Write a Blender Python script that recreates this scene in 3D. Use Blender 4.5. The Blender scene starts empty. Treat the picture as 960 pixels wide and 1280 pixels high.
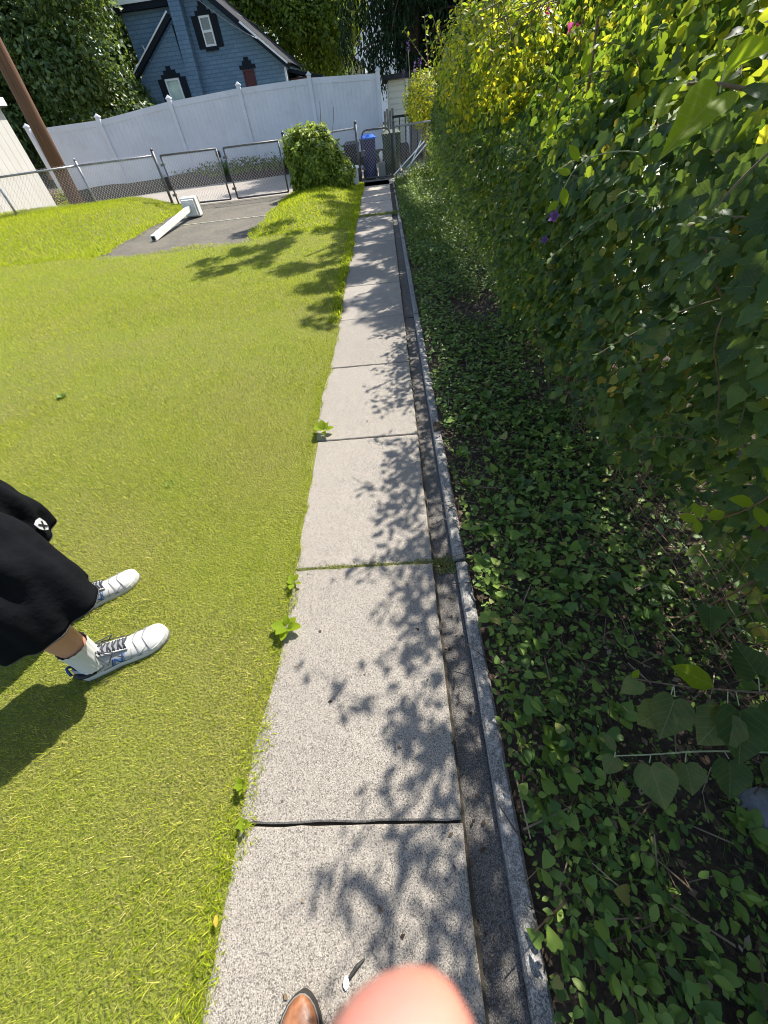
import bpy, math, random
import numpy as np
from mathutils import Matrix, Vector
sc = bpy.context.scene
C = sc.collection
rng = np.random.default_rng(11)
random.seed(4)
R = math.radians

# ------------------------------------------------------------------ camera, world, sun, exposure
cd = bpy.data.cameras.new('camera'); cam = bpy.data.objects.new('camera', cd); C.objects.link(cam)
sc.camera = cam
CR = np.array([[0.99605679, -0.06597119, -0.05931836], [-0.00940178, -0.74334478, 0.66884239], [-0.08821832, -0.66564731, -0.74103387]])
m = Matrix.Identity(4)
for i in range(3):
    m[i][0] = CR[i, 0]; m[i][1] = -CR[i, 1]; m[i][2] = -CR[i, 2]
m[0][3], m[1][3], m[2][3] = 0, 0, 1.5
cam.matrix_world = m
cd.sensor_fit = 'VERTICAL'; cd.sensor_height = 36; cd.sensor_width = 27; cd.lens = 462 / 1280 * 36
cd.clip_start = 0.004; cd.clip_end = 600
cd.dof.use_dof = True; cd.dof.focus_distance = 2.2; cd.dof.aperture_fstop = 8

SUN_EL, SUN_AZ = R(51), math.atan2(.58, .81)      # azimuth from +Y towards +X
w = bpy.data.worlds.new('World'); sc.world = w; w.use_nodes = True
nt = w.node_tree; nt.nodes.clear()
sky = nt.nodes.new('ShaderNodeTexSky'); sky.sky_type = 'NISHITA'; sky.sun_disc = False
sky.sun_elevation = SUN_EL; sky.sun_rotation = SUN_AZ; sky.air_density = 1.0; sky.dust_density = 1.0
bg = nt.nodes.new('ShaderNodeBackground'); bg.inputs[1].default_value = 0.125
out = nt.nodes.new('ShaderNodeOutputWorld')
nt.links.new(sky.outputs[0], bg.inputs[0]); nt.links.new(bg.outputs[0], out.inputs[0])
ld = bpy.data.lights.new('sun', 'SUN'); ld.energy = 5.0; ld.angle = R(.55); ld.color = (1, .955, .88)
lo = bpy.data.objects.new('sun', ld); C.objects.link(lo)
sd = Vector((math.sin(SUN_AZ) * math.cos(SUN_EL), math.cos(SUN_AZ) * math.cos(SUN_EL), math.sin(SUN_EL)))
lo.rotation_euler = sd.to_track_quat('Z', 'Y').to_euler(); lo.location = (8, 12, 20)
vs = sc.view_settings
vs.view_transform = 'Standard'; vs.look = 'None'; vs.gamma = 1; vs.use_curve_mapping = False; vs.exposure = 1.2
sc.cycles.filter_width = 1.0; sc.cycles.max_bounces = 8; sc.cycles.transparent_max_bounces = 8

# ------------------------------------------------------------------ helpers
def mat(name, col, rough=.7, var=None, noise=None, bump=None, trans=0, spec=.3, metal=0, sss=0, extra=None, island=None, tcol=None, fixed=True):
    """procedural material. noise=(scale, colour2, amount[, detail]); bump=(scale, strength, dist); island=list of colours picked per mesh island"""
    M = bpy.data.materials.new(name); M.use_nodes = True
    t = M.node_tree; N = t.nodes; L = t.links
    b = N['Principled BSDF']; o = N['Material Output']
    b.inputs['Roughness'].default_value = rough; b.inputs['Metallic'].default_value = metal
    b.inputs['Specular IOR Level'].default_value = spec
    if sss:
        b.inputs['Subsurface Weight'].default_value = sss; b.inputs['Subsurface Radius'].default_value = (1, .35, .2); b.inputs['Subsurface Scale'].default_value = .004
    geo = N.new('ShaderNodeNewGeometry'); pos = geo.outputs['Position']
    def rgb(c):
        n = N.new('ShaderNodeRGB'); n.outputs[0].default_value = (*c, 1); return n.outputs[0]
    if island:
        r = N.new('ShaderNodeValToRGB'); r.color_ramp.interpolation = 'LINEAR'
        els = r.color_ramp.elements
        while len(els) < len(island): els.new(.5)
        for i, (p, c) in enumerate(island): els[i].position = p; els[i].color = (*c, 1)
        L.new(geo.outputs['Random Per Island'], r.inputs[0]); cur = r.outputs[0]
    else: cur = rgb(col)
    def mix(a, b_, fac, mode='MIX'):
        x = N.new('ShaderNodeMix'); x.data_type = 'RGBA'; x.blend_type = mode
        if isinstance(fac, (int, float)): x.inputs[0].default_value = fac
        else: L.new(fac, x.inputs[0])
        L.new(a, x.inputs[6]); L.new(b_, x.inputs[7]); return x.outputs[2]
    for q in (noise if isinstance(noise, list) else [noise] if noise else []):
        n = N.new('ShaderNodeTexNoise'); n.inputs['Scale'].default_value = q[0]; n.inputs['Detail'].default_value = 5
        L.new(pos, n.inputs['Vector'])
        r = N.new('ShaderNodeValToRGB'); lo_, hi = (q[3], q[4]) if len(q) > 3 else (.4, .62)
        r.color_ramp.elements[0].position = lo_; r.color_ramp.elements[1].position = hi
        L.new(n.outputs['Fac'], r.inputs[0])
        mm = N.new('ShaderNodeMath'); mm.operation = 'MULTIPLY'; mm.inputs[1].default_value = q[2]; L.new(r.outputs[0], mm.inputs[0])
        cur = mix(cur, rgb(q[1]), mm.outputs[0])
    if var:
        oi = N.new('ShaderNodeObjectInfo')
        h = N.new('ShaderNodeHueSaturation'); mr = N.new('ShaderNodeMapRange')
        mr.inputs['To Min'].default_value = 1 - var; mr.inputs['To Max'].default_value = 1 + var
        L.new(oi.outputs['Random'], mr.inputs[0]); L.new(mr.outputs[0], h.inputs['Value']); L.new(cur, h.inputs['Color']); cur = h.outputs[0]
    if extra: cur = extra(N, L, pos, cur, mix, rgb, b)
    L.new(cur, b.inputs['Base Color'])
    for q in (bump if isinstance(bump, list) else [bump] if bump else []):
        n = N.new('ShaderNodeTexNoise'); n.inputs['Scale'].default_value = q[0]; n.inputs['Detail'].default_value = 6
        L.new(pos, n.inputs['Vector'])
        bp = N.new('ShaderNodeBump'); bp.inputs['Strength'].default_value = q[1]; bp.inputs['Distance'].default_value = q[2]
        L.new(n.outputs['Fac'], bp.inputs['Height'])
        if b.inputs['Normal'].is_linked: L.new(b.inputs['Normal'].links[0].from_socket, bp.inputs['Normal'])
        L.new(bp.outputs[0], b.inputs['Normal'])
    if trans:
        tr = N.new('ShaderNodeBsdfTranslucent'); ms = N.new('ShaderNodeMixShader'); ms.inputs[0].default_value = trans
        tc = mix(cur, rgb(tcol or (1.0, 1.0, .25)), 1.0, 'MULTIPLY')
        g = N.new('ShaderNodeGamma'); g.inputs[1].default_value = .72; L.new(tc, g.inputs[0])
        L.new(g.outputs[0], tr.inputs[0])
        L.new(b.outputs[0], ms.inputs[1]); L.new(tr.outputs[0], ms.inputs[2]); L.new(ms.outputs[0], o.inputs[0])
    return M

def mesh(name, V, F, material=None, smooth=False):
    me = bpy.data.meshes.new(name)
    if isinstance(F, np.ndarray):
        V = np.asarray(V, dtype=np.float32); n, k = F.shape
        me.vertices.add(len(V)); me.vertices.foreach_set('co', V.ravel())
        me.loops.add(n * k); me.loops.foreach_set('vertex_index', F.astype(np.int32).ravel())
        me.polygons.add(n); me.polygons.foreach_set('loop_start', np.arange(0, n * k, k, dtype=np.int32))
        me.update(calc_edges=True)
    else:
        me.from_pydata([tuple(v) for v in V], [], F)
    if material: me.materials.append(material)
    if smooth: me.polygons.foreach_set('use_smooth', [True] * len(me.polygons))
    me.update(); return me

def link(name, me, parent=None, loc=None):
    o = bpy.data.objects.new(name, me); C.objects.link(o)
    if parent is not None:
        o.parent = parent
        p = parent; off = Vector((0, 0, 0))
        while p is not None: off += p.location; p = p.parent
        o.location = Vector(loc or (0, 0, 0)) - off
    elif loc: o.location = loc
    return o
def tag(o, label=None, cat=None, group=None, kind=None):
    if label: o['label'] = label
    if cat: o['category'] = cat
    if group: o['group'] = group
    if kind: o['kind'] = kind
    return o
def thing(name, label, cat, loc=(0, 0, 0), group=None):
    o = bpy.data.objects.new(name, None); o.empty_display_size = .1; C.objects.link(o); o.location = loc
    return tag(o, label, cat, group)

class MB:
    def __init__(s): s.v = []; s.f = []
    def add(s, V, F):
        n = len(s.v); s.v += [tuple(v) for v in V]; s.f += [[i + n for i in f] for f in F]; return s
    def box(s, a, b, bev=0):
        x0, y0, z0 = a; x1, y1, z1 = b
        if bev:
            e = bev
            V = [(x0, y0, z0), (x1, y0, z0), (x1, y1, z0), (x0, y1, z0), (x0, y0, z1 - e), (x1, y0, z1 - e), (x1, y1, z1 - e), (x0, y1, z1 - e),
                 (x0 + e, y0 + e, z1), (x1 - e, y0 + e, z1), (x1 - e, y1 - e, z1), (x0 + e, y1 - e, z1)]
            F = [[3, 2, 1, 0]] + [[i, (i + 1) % 4, 4 + (i + 1) % 4, 4 + i] for i in range(4)] + [[4 + i, 4 + (i + 1) % 4, 8 + (i + 1) % 4, 8 + i] for i in range(4)] + [[8, 9, 10, 11]]
            return s.add(V, F)
        V = [(x0, y0, z0), (x1, y0, z0), (x1, y1, z0), (x0, y1, z0), (x0, y0, z1), (x1, y0, z1), (x1, y1, z1), (x0, y1, z1)]
        return s.add(V, [[3, 2, 1, 0], [4, 5, 6, 7], [0, 1, 5, 4], [1, 2, 6, 5], [2, 3, 7, 6], [3, 0, 4, 7]])
    def beam(s, p, q, wx, wz, up=(0, 0, 1)):
        p, q, up = Vector(p), Vector(q), Vector(up); d = (q - p).normalized(); a = d.cross(up).normalized() * wx / 2; b = a.cross(d).normalized() * wz / 2
        V = [p - a - b, p + a - b, p + a + b, p - a + b, q - a - b, q + a - b, q + a + b, q - a + b]
        return s.add(V, [[3, 2, 1, 0], [4, 5, 6, 7], [0, 1, 5, 4], [1, 2, 6, 5], [2, 3, 7, 6], [3, 0, 4, 7]])
    def tube(s, pts, r, n=8, caps=True):
        pts = [Vector(p) for p in pts]; rs = r if isinstance(r, (list, tuple)) else [r] * len(pts)
        rings = []; ref = Vector((.13, .31, .94))
        for i, p in enumerate(pts):
            d = (pts[min(i + 1, len(pts) - 1)] - pts[max(i - 1, 0)]).normalized()
            if abs(d.dot(ref)) > .97: ref = Vector((.9, .3, .1))
            a = d.cross(ref).normalized(); b = d.cross(a)
            rings.append([p + (a * math.cos(t) + b * math.sin(t)) * rs[i] for t in [k * 2 * math.pi / n for k in range(n)]])
        return s.loft(rings, caps)
    def loft(s, rings, caps=True, closed=True):
        n = len(rings[0]); V = [p for r in rings for p in r]; F = []
        for i in range(len(rings) - 1):
            for k in range(n if closed else n - 1):
                F.append([i * n + k, i * n + (k + 1) % n, (i + 1) * n + (k + 1) % n, (i + 1) * n + k])
        if caps: F += [list(range(n))[::-1], [(len(rings) - 1) * n + k for k in range(n)]]
        return s.add(V, F)
    def prism(s, poly, y0, y1):      # poly in (x, z)
        n = len(poly); V = [(x, y0, z) for x, z in poly] + [(x, y1, z) for x, z in poly]
        return s.add(V, [list(range(n))] + [list(range(n, 2 * n))[::-1]] + [[i, i + n, (i + 1) % n + n, (i + 1) % n] for i in range(n)])
    def obj(s, name, m_, parent=None, smooth=False, bevel=0, sub=0):
        me = mesh(name, s.v, s.f, m_, smooth); o = link(name, me, parent)
        if bevel: md = o.modifiers.new('bevel', 'BEVEL'); md.width = bevel; md.segments = 2; md.limit_method = 'ANGLE'
        if sub: md = o.modifiers.new('sub', 'SUBSURF'); md.levels = sub; md.render_levels = sub
        return o

# leaf templates: unit length, tip +Y, normal +Z (vertices, quads or tris given as tris)
def outline_leaf(pts, fold=.08, curl=.1, c=(0, .3)):
    V = [(c[0], c[1], 0)] ; n = len(pts)
    for x, y in pts: V.append((x, y, abs(x) * fold * 2 - curl * max(0, y - .4) ** 1.5))
    F = [(0, 1 + i, 1 + (i + 1) % n) for i in range(n)]
    return np.array(V), np.array(F)
OVAL = (np.array([(0, 0, 0), (.2, .22, .05), (.27, .52, .05), (.15, .82, .0), (0, 1, -.08), (-.15, .82, .0), (-.27, .52, .05), (-.2, .22, .05), (0, .5, 0)]),
        np.array([(0, 1, 8), (1, 2, 8), (2, 3, 8), (3, 4, 8), (4, 5, 8), (5, 6, 8), (6, 7, 8), (7, 0, 8)]))
DIAMOND = (np.array([(0, 0, 0), (.3, .45, .06), (0, 1, -.05), (-.3, .45, .06)]), np.array([(0, 1, 2), (0, 2, 3)]))
def sym(h): return h + [(-x, y) for x, y in h[::-1] if abs(x) > 1e-6]
HEART = outline_leaf(sym([(0, .04), (.2, -.06), (.38, .03), (.43, .22), (.34, .5), (.16, .8), (0, 1)]))
LOBED = outline_leaf(sym([(0, .1), (.14, -.02), (.30, .0), (.38, .10), (.46, .22), (.44, .34), (.40, .42), (.42, .54), (.30, .60), (.22, .72), (.12, .86), (0, 1)]), fold=.14, curl=.28)
MAPLE = outline_leaf(sym([(0, .08), (.2, -.08), (.28, .06), (.52, .12), (.42, .24), (.6, .5), (.36, .46), (.22, .44), (.24, .68), (.1, .74), (0, 1)]), fold=.12)
MULBN = None
MULB = outline_leaf(sym([(0, .08), (.1, -.02), (.24, -.02), (.36, .08), (.43, .2), (.45, .33), (.41, .46), (.36, .5), (.33, .6), (.25, .7), (.2, .79), (.1, .9), (0, 1.04)]), fold=.1, curl=.25)

MULBN = (MULB[0] * np.array([.60, 1, 1.3]), MULB[1])
def orient(nrm, tip):
    """rotation matrices with Z = nrm and Y ~ tip"""
    nrm = nrm / np.linalg.norm(nrm, axis=1, keepdims=True)
    y = tip - (tip * nrm).sum(1, keepdims=True) * nrm; y /= np.linalg.norm(y, axis=1, keepdims=True) + 1e-9
    x = np.cross(y, nrm); return np.stack([x, y, nrm], axis=2)
def scatter(T, pos, Rm, s):
    V, F = T; n = len(pos)
    W = np.einsum('nij,kj->nki', Rm, V) * s[:, None, None] + pos[:, None, :]
    FF = F[None] + (np.arange(n) * len(V))[:, None, None]
    return W.reshape(-1, 3), FF.reshape(-1, F.shape[1])
def leafmesh(name, sets, m_):
    Vs, Fs, n = [], [], 0
    for T, pos, Rm, s in sets:
        if len(pos) == 0: continue
        V, F = scatter(T, pos, Rm, s); Vs.append(V); Fs.append(F + n); n += len(V)
    return mesh(name, np.concatenate(Vs), np.concatenate(Fs), m_)
def rnd(n, s=1): return rng.normal(0, s, (n, 3))

# ------------------------------------------------------------------ materials
def speckle(light, dark, scale=260, amt=.5):
    def ex(N, L, pos, cur, mix, rgb, b):
        for sc_, c, th in ((scale, dark, .30), (scale * 1.35, light, .28)):
            v = N.new('ShaderNodeTexVoronoi'); v.inputs['Scale'].default_value = sc_; L.new(pos, v.inputs['Vector'])
            s = N.new('ShaderNodeSeparateColor'); L.new(v.outputs['Color'], s.inputs[0])
            m1 = N.new('ShaderNodeMath'); m1.operation = 'LESS_THAN'; m1.inputs[1].default_value = th; L.new(s.outputs[0], m1.inputs[0])
            m2 = N.new('ShaderNodeMath'); m2.operation = 'MULTIPLY'; m2.inputs[1].default_value = amt; L.new(m1.outputs[0], m2.inputs[0])
            cur = mix(cur, rgb(c), m2.outputs[0])
        return cur
    return ex
M_slab = mat('exposed_concrete', (.215, .19, .16), .9, var=.10, noise=[(1.1, (.165, .145, .122), .5), (7, (.15, .135, .115), .45, .5, .72), (40, (.25, .22, .185), .4)], bump=[(300, .6, .003)], extra=speckle((.36, .33, .28), (.05, .045, .04), 330, .68))
M_slab2 = mat('old_concrete', (.34, .28, .23), .95, var=.08, noise=[(4, (.2, .15, .11), .6), (30, (.42, .37, .31), .5)], bump=(60, .6, .01), extra=speckle((.5, .45, .38), (.14, .12, .10), 120, .5))
M_gut = mat('gutter_concrete', (.085, .077, .068), .95, noise=[(6, (.15, .135, .115), .5), (50, (.05, .045, .04), .5)], bump=(240, .7, .005), extra=speckle((.20, .185, .165), (.025, .022, .02), 330, .65))
M_kerb = mat('kerb_concrete', (.19, .18, .165), .95, noise=[(9, (.11, .105, .095), .8), (45, (.40, .38, .35), .6, .5, .66)], bump=[(150, .6, .006), (25, .6, .01)], extra=speckle((.38, .36, .33), (.07, .065, .06), 280, .6))
M_soil = mat('soil', (.055, .038, .026), .95, noise=[(8, (.09, .065, .045), .6), (60, (.025, .018, .012), .6)], bump=[(50, .8, .03)])
M_thatch = mat('lawn_thatch', (.17, .195, .02), .95, noise=[(1.3, (.19, .17, .05), .6), (90, (.09, .095, .018), .6)], bump=(120, 1, .02))
M_asph = mat('asphalt', (.135, .115, .082), .95, noise=[(1.3, (.08, .07, .052), .8), (7, (.16, .145, .11), .5, .5, .65), (25, (.06, .055, .045), .5)], bump=(120, .6, .008), extra=speckle((.15, .14, .12), (.04, .04, .035), 90, .5))
M_alley = mat('alley_paving', (.25, .22, .185), .95, noise=[(.8, (.19, .17, .15), .5), (12, (.28, .25, .21), .5)], bump=(60, .4, .01))
M_far = mat('far_ground', (.10, .12, .05), .95, noise=[(.4, (.16, .14, .09), .7)])
M_yard = mat('neighbour_paving', (.40, .38, .34), .9, noise=[(1, (.3, .28, .25), .6)])
M_moss = mat('joint_grass', 0, .8, trans=.3, island=[(0, (.12, .13, .03)), (.5, (.25, .24, .08)), (1, (.10, .17, .02))])
def patchy(N, L, pos, cur, mix, rgb, b):
    # dry straw blades gather in some places, fresher ones in others
    n = N.new('ShaderNodeTexNoise'); n.inputs['Scale'].default_value = 1.6; n.inputs['Detail'].default_value = 4; L.new(pos, n.inputs['Vector'])
    r = N.new('ShaderNodeValToRGB'); r.color_ramp.elements[0].position = .42; r.color_ramp.elements[1].position = .68; L.new(n.outputs['Fac'], r.inputs[0])
    mm = N.new('ShaderNodeMath'); mm.operation = 'MULTIPLY'; mm.inputs[1].default_value = .34; L.new(r.outputs[0], mm.inputs[0])
    cur = mix(cur, rgb((.50, .43, .12)), mm.outputs[0])
    n = N.new('ShaderNodeTexNoise'); n.inputs['Scale'].default_value = 42; n.inputs['Detail'].default_value = 3; L.new(pos, n.inputs['Vector'])
    r = N.new('ShaderNodeValToRGB'); r.color_ramp.elements[0].position = .50; r.color_ramp.elements[1].position = .60; L.new(n.outputs['Fac'], r.inputs[0])
    mm = N.new('ShaderNodeMath'); mm.operation = 'MULTIPLY'; mm.inputs[1].default_value = .38; L.new(r.outputs[0], mm.inputs[0])
    return mix(cur, rgb((.07, .105, .012)), mm.outputs[0])
M_grassN = mat('grass_near', 0, .7, trans=.45, spec=.12, extra=patchy, island=[(0, (.035, .06, .005)), (.25, (.155, .22, .010)), (.58, (.32, .39, .018)), (.82, (.45, .45, .06)), (1, (.66, .55, .24))])
M_grassF = mat('grass_far', 0, .7, trans=.45, spec=.12, island=[(0, (.11, .165, .008)), (.4, (.26, .335, .012)), (.8, (.38, .43, .018)), (1, (.50, .48, .06))])
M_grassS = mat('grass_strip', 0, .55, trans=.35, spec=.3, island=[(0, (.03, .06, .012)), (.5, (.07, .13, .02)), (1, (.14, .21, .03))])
LG = dict(rough=.5, spec=.3)
def veins(vc):
    def ex(N, L, pos, cur, mix, rgb, b):
        tc = N.new('ShaderNodeTexCoord'); s_ = N.new('ShaderNodeSeparateXYZ'); L.new(tc.outputs['Object'], s_.inputs[0])
        def m(op, a, c=None, d=None):
            q = N.new('ShaderNodeMath'); q.operation = op
            for i, v in enumerate((a, c, d)):
                if v is None: continue
                if isinstance(v, (int, float)): q.inputs[i].default_value = v
                else: L.new(v, q.inputs[i])
            return q.outputs[0]
        ax = m('ABSOLUTE', s_.outputs[0]); mid = m('LESS_THAN', ax, .010)
        ph = m('FRACT', m('MULTIPLY', m('SUBTRACT', s_.outputs[1], m('MULTIPLY', ax, .8)), 6.5))
        side = m('MULTIPLY', m('LESS_THAN', ph, .10), m('GREATER_THAN', .4, ax)); v = m('MAXIMUM', mid, m('MULTIPLY', side, .6))
        bp = N.new('ShaderNodeBump'); bp.inputs['Strength'].default_value = .5; bp.inputs['Distance'].default_value = .003; L.new(v, bp.inputs['Height']); L.new(bp.outputs[0], b.inputs['Normal'])
        return mix(cur, rgb(vc), m('MULTIPLY', v, .75))
    return ex
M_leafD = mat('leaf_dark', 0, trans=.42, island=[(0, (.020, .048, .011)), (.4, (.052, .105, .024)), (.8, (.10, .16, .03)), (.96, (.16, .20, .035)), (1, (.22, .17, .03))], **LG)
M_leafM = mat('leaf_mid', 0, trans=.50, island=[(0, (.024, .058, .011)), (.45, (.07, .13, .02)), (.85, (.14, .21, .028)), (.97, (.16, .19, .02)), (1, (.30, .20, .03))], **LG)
M_leafSun = mat('leaf_sunlit_tone', 0, trans=.55, island=[(0, (.018, .048, .009)), (.3, (.07, .13, .016)), (.65, (.19, .27, .022)), (.9, (.34, .38, .03)), (1, (.5, .44, .04))], **LG)  # sunlit hedge top put into the colour: lighter greens for high leaves
M_leafY = mat('leaf_yellow_green', 0, trans=.52, island=[(0, (.04, .075, .01)), (.3, (.14, .20, .015)), (.65, (.33, .36, .02)), (1, (.60, .48, .03))], **LG)
M_leafC = mat('leaf_cover', 0, trans=.28, rough=.5, spec=.3, island=[(0, (.034, .075, .014)), (.4, (.085, .155, .025)), (.8, (.155, .23, .034)), (.97, (.13, .19, .03)), (1, (.22, .20, .05))])
M_leafB = mat('leaf_branch', (.055, .10, .026), .5, trans=.42, spec=.3, var=.3, extra=veins((.12, .17, .06)), noise=[(60, (.085, .13, .02), .5), (14, (.028, .065, .018), .5)], bump=(90, .5, .004))
M_leafL = mat('leaf_lime', (.21, .31, .012), .6, trans=.6, spec=.12, extra=veins((.30, .36, .08)), noise=[(50, (.2, .24, .03), .4)], bump=(90, .4, .003))
M_leafOld = mat('leaf_spotted', (.105, .135, .035), .5, trans=.35, spec=.3, var=.2, extra=veins((.18, .20, .08)), noise=[(70, (.17, .11, .03), .6, .56, .62), (25, (.05, .09, .02), .6)], bump=(90, .5, .004))
M_leafYel = mat('leaf_yellowed', (.52, .36, .05), .5, trans=.4, noise=[(90, (.3, .17, .03), .5, .55, .65)])
M_litter = mat('dry_litter', 0, .9, trans=.1, island=[(0, (.03, .02, .012)), (.5, (.09, .06, .035)), (.85, (.17, .12, .075)), (1, (.30, .24, .16))])
M_treeL = mat('tree_leaf', 0, trans=.36, rough=.42, spec=.45, island=[(0, (.03, .058, .016)), (.5, (.075, .125, .03)), (1, (.15, .205, .055))])
M_treeY = mat('tree_leaf_light', 0, trans=.45, rough=.45, spec=.3, island=[(0, (.05, .09, .012)), (.5, (.14, .20, .02)), (1, (.27, .31, .04))])
M_spruce = mat('spruce_needles', 0, trans=.08, rough=.8, spec=.1, island=[(0, (.008, .018, .010)), (.6, (.015, .032, .016)), (1, (.03, .055, .022))])
M_bush = mat('bush_leaf', 0, trans=.38, rough=.55, spec=.25, island=[(0, (.05, .09, .012)), (.45, (.15, .22, .025)), (1, (.34, .39, .05))])
M_bark = mat('bark', (.10, .07, .05), .95, noise=[(9, (.05, .035, .025), .7)], bump=(30, 1, .02))
M_stem = mat('stem', (.17, .12, .075), .8, noise=[(20, (.09, .06, .04), .6)])
M_stemR = mat('reddish_stem', (.20, .09, .05), .7)
M_stemG = mat('pale_stem', (.30, .32, .17), .6)
def grain(N, L, pos, cur, mix, rgb, b):
    mp = N.new('ShaderNodeMapping'); mp.inputs['Scale'].default_value = (40, 40, 1.5); L.new(pos, mp.inputs[0])
    n = N.new('ShaderNodeTexNoise'); n.inputs['Scale'].default_value = 1; n.inputs['Detail'].default_value = 6; L.new(mp.outputs[0], n.inputs['Vector'])
    bp = N.new('ShaderNodeBump'); bp.inputs['Strength'].default_value = .6; bp.inputs['Distance'].default_value = .01; L.new(n.outputs['Fac'], bp.inputs['Height']); L.new(bp.outputs[0], b.inputs['Normal'])
    r = N.new('ShaderNodeValToRGB'); r.color_ramp.elements[0].position = .35; r.color_ramp.elements[1].position = .65; L.new(n.outputs['Fac'], r.inputs[0])
    return mix(cur, rgb((.09, .045, .025)), r.outputs[0])
M_pole = mat('creosoted_pole', (.15, .075, .042), .85, extra=grain)
M_vinyl = mat('white_vinyl', (.56, .57, .61), .5, spec=.3, noise=[(1.5, (.45, .46, .49), .4), (5, (.42, .42, .43), .3, .55, .7)])
M_metalw = mat('white_siding', (.50, .48, .43), .5, noise=[(2, (.44, .41, .36), .4), (25, (.43, .40, .34), .3)])
M_galv = mat('galvanised_steel', (.33, .33, .34), .45, metal=.75, noise=[(12, (.17, .165, .16), .6)])
M_galvD = mat('weathered_steel', (.16, .155, .15), .55, metal=.6, noise=[(12, (.09, .08, .07), .6)])
M_wire = mat('galvanised_wire', (.36, .36, .37), .55, metal=.3)
M_rust = mat('rusty_wire', (.19, .115, .075), .8, noise=[(60, (.10, .06, .04), .6)])
def bricks(c1, c2, mort, bw=.42, bh=.14):
    def ex(N, L, pos, cur, mix, rgb, b):
        s = N.new('ShaderNodeSeparateXYZ'); L.new(pos, s.inputs[0])
        ad = N.new('ShaderNodeMath'); L.new(s.outputs[0], ad.inputs[0]); L.new(s.outputs[1], ad.inputs[1])
        cx = N.new('ShaderNodeCombineXYZ'); L.new(ad.outputs[0], cx.inputs[0]); L.new(s.outputs[2], cx.inputs[1])
        t = N.new('ShaderNodeTexBrick'); t.inputs['Scale'].default_value = 1; t.inputs['Brick Width'].default_value = bw; t.inputs['Row Height'].default_value = bh
        t.inputs['Mortar Size'].default_value = .012; t.inputs['Color1'].default_value = (*c1, 1); t.inputs['Color2'].default_value = (*c2, 1); t.inputs['Mortar'].default_value = (*mort, 1)
        L.new(cx.outputs[0], t.inputs['Vector'])
        bp = N.new('ShaderNodeBump'); bp.invert = True; bp.inputs['Strength'].default_value = .7; bp.inputs['Distance'].default_value = .02
        L.new(t.outputs['Fac'], bp.inputs['Height']); L.new(bp.outputs[0], b.inputs['Normal'])
        return mix(t.outputs['Color'], cur, .25)
    return ex
M_blue = mat('blue_painted_brick', (.145, .23, .33), .8, noise=[(1.2, (.105, .175, .26), .5)], extra=bricks((.155, .24, .34), (.115, .19, .28), (.09, .15, .22)))
M_dark = mat('dark_trim', (.018, .022, .03), .9, spec=.08)
M_wtrim = mat('white_trim', (.75, .76, .78), .5)
M_glassB = mat('window_glass', (.30, .45, .45), .12, spec=.6, noise=[(3, (.55, .68, .64), .6)])
M_glassD = mat('dark_window_glass', (.05, .06, .07), .1, spec=.7, noise=[(3, (.14, .13, .12), .6)])
M_maroon = mat('maroon_board', (.09, .03, .035), .7)
M_roof = mat('roof_shingle', (.03, .03, .033), .95, spec=.1, noise=[(6, (.045, .045, .045), .6)])
M_tan = mat('tan_wall', (.55, .33, .17), .85, noise=[(2, (.42, .25, .13), .5)])
M_cream = mat('cream_siding', (.66, .62, .52), .7)
M_greyw = mat('grey_wood', (.20, .18, .16), .9, noise=[(8, (.11, .1, .09), .6)])
M_pvc = mat('weathered_white_paint', (.66, .65, .60), .6, noise=[(8, (.45, .42, .36), .5), (40, (.3, .27, .22), .35, .58, .66)])
M_binB = mat('blue_bin_plastic', (.012, .022, .10), .45, noise=[(6, (.02, .03, .12), .5)])
M_lidB = mat('bright_blue_lid', (.01, .13, .62), .4)
M_binK = mat('black_bin_plastic', (.018, .02, .03), .5)
M_binG = mat('green_bin_plastic', (.035, .055, .03), .55, noise=[(5, (.055, .075, .04), .6)])
M_bucket = mat('pale_plastic', (.50, .52, .50), .5, noise=[(9, (.35, .36, .33), .5)])
M_block = mat('grey_block', (.24, .24, .23), .9, bump=(50, .5, .01))
M_skin = mat('skin', (.46, .245, .155), .5, sss=.25, noise=[(25, (.42, .22, .14), .5)], bump=(180, .12, .002))
M_skinF = mat('finger_skin', (.52, .205, .165), .48, sss=.35, spec=.3, noise=[(90, (.56, .23, .15), .6)], bump=(900, .15, .0006))
M_short = mat('black_jersey', (.006, .0065, .008), .95, spec=.05, noise=[(9, (.010, .010, .012), .5)], bump=[(900, .25, .001), (14, .5, .02)])
M_shirt = mat('grey_shirt', (.10, .11, .12), .85, bump=(500, .3, .001))
M_jean = mat('dark_denim', (.03, .04, .07), .85, bump=(500, .4, .001))
M_sock = mat('white_sock', (.52, .52, .50), .9, bump=(700, .4, .001))
M_shoe = mat('white_shoe_leather', (.36, .36, .345), .5, noise=[(30, (.28, .28, .27), .5)], bump=[(45, .25, .004)])
M_mesh = mat('shoe_mesh', (.15, .155, .16), .8, bump=(800, .6, .001))
M_sole = mat('grey_sole', (.14, .14, .15), .6)
M_mid = mat('white_midsole', (.45, .45, .43), .6)
M_black = mat('black_trim', (.015, .016, .02), .5)
M_hem = mat('dark_stitching', (.045, .045, .05), .8)
M_lace = mat('dark_laces', (.035, .037, .05), .8)
M_navy = mat('navy_emblem', (.02, .06, .22), .5)
M_blueL = mat('blue_emblem', (.05, .16, .42), .5)
M_brown = mat('brown_leather', (.20, .075, .03), .4, spec=.5, noise=[(45, (.38, .17, .08), .7), (12, (.10, .04, .02), .5)], bump=(60, .3, .003))
M_rim = mat('dark_rubber', (.03, .028, .025), .7)
M_wht = mat('white_print', (.45, .45, .45), .8)
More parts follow.
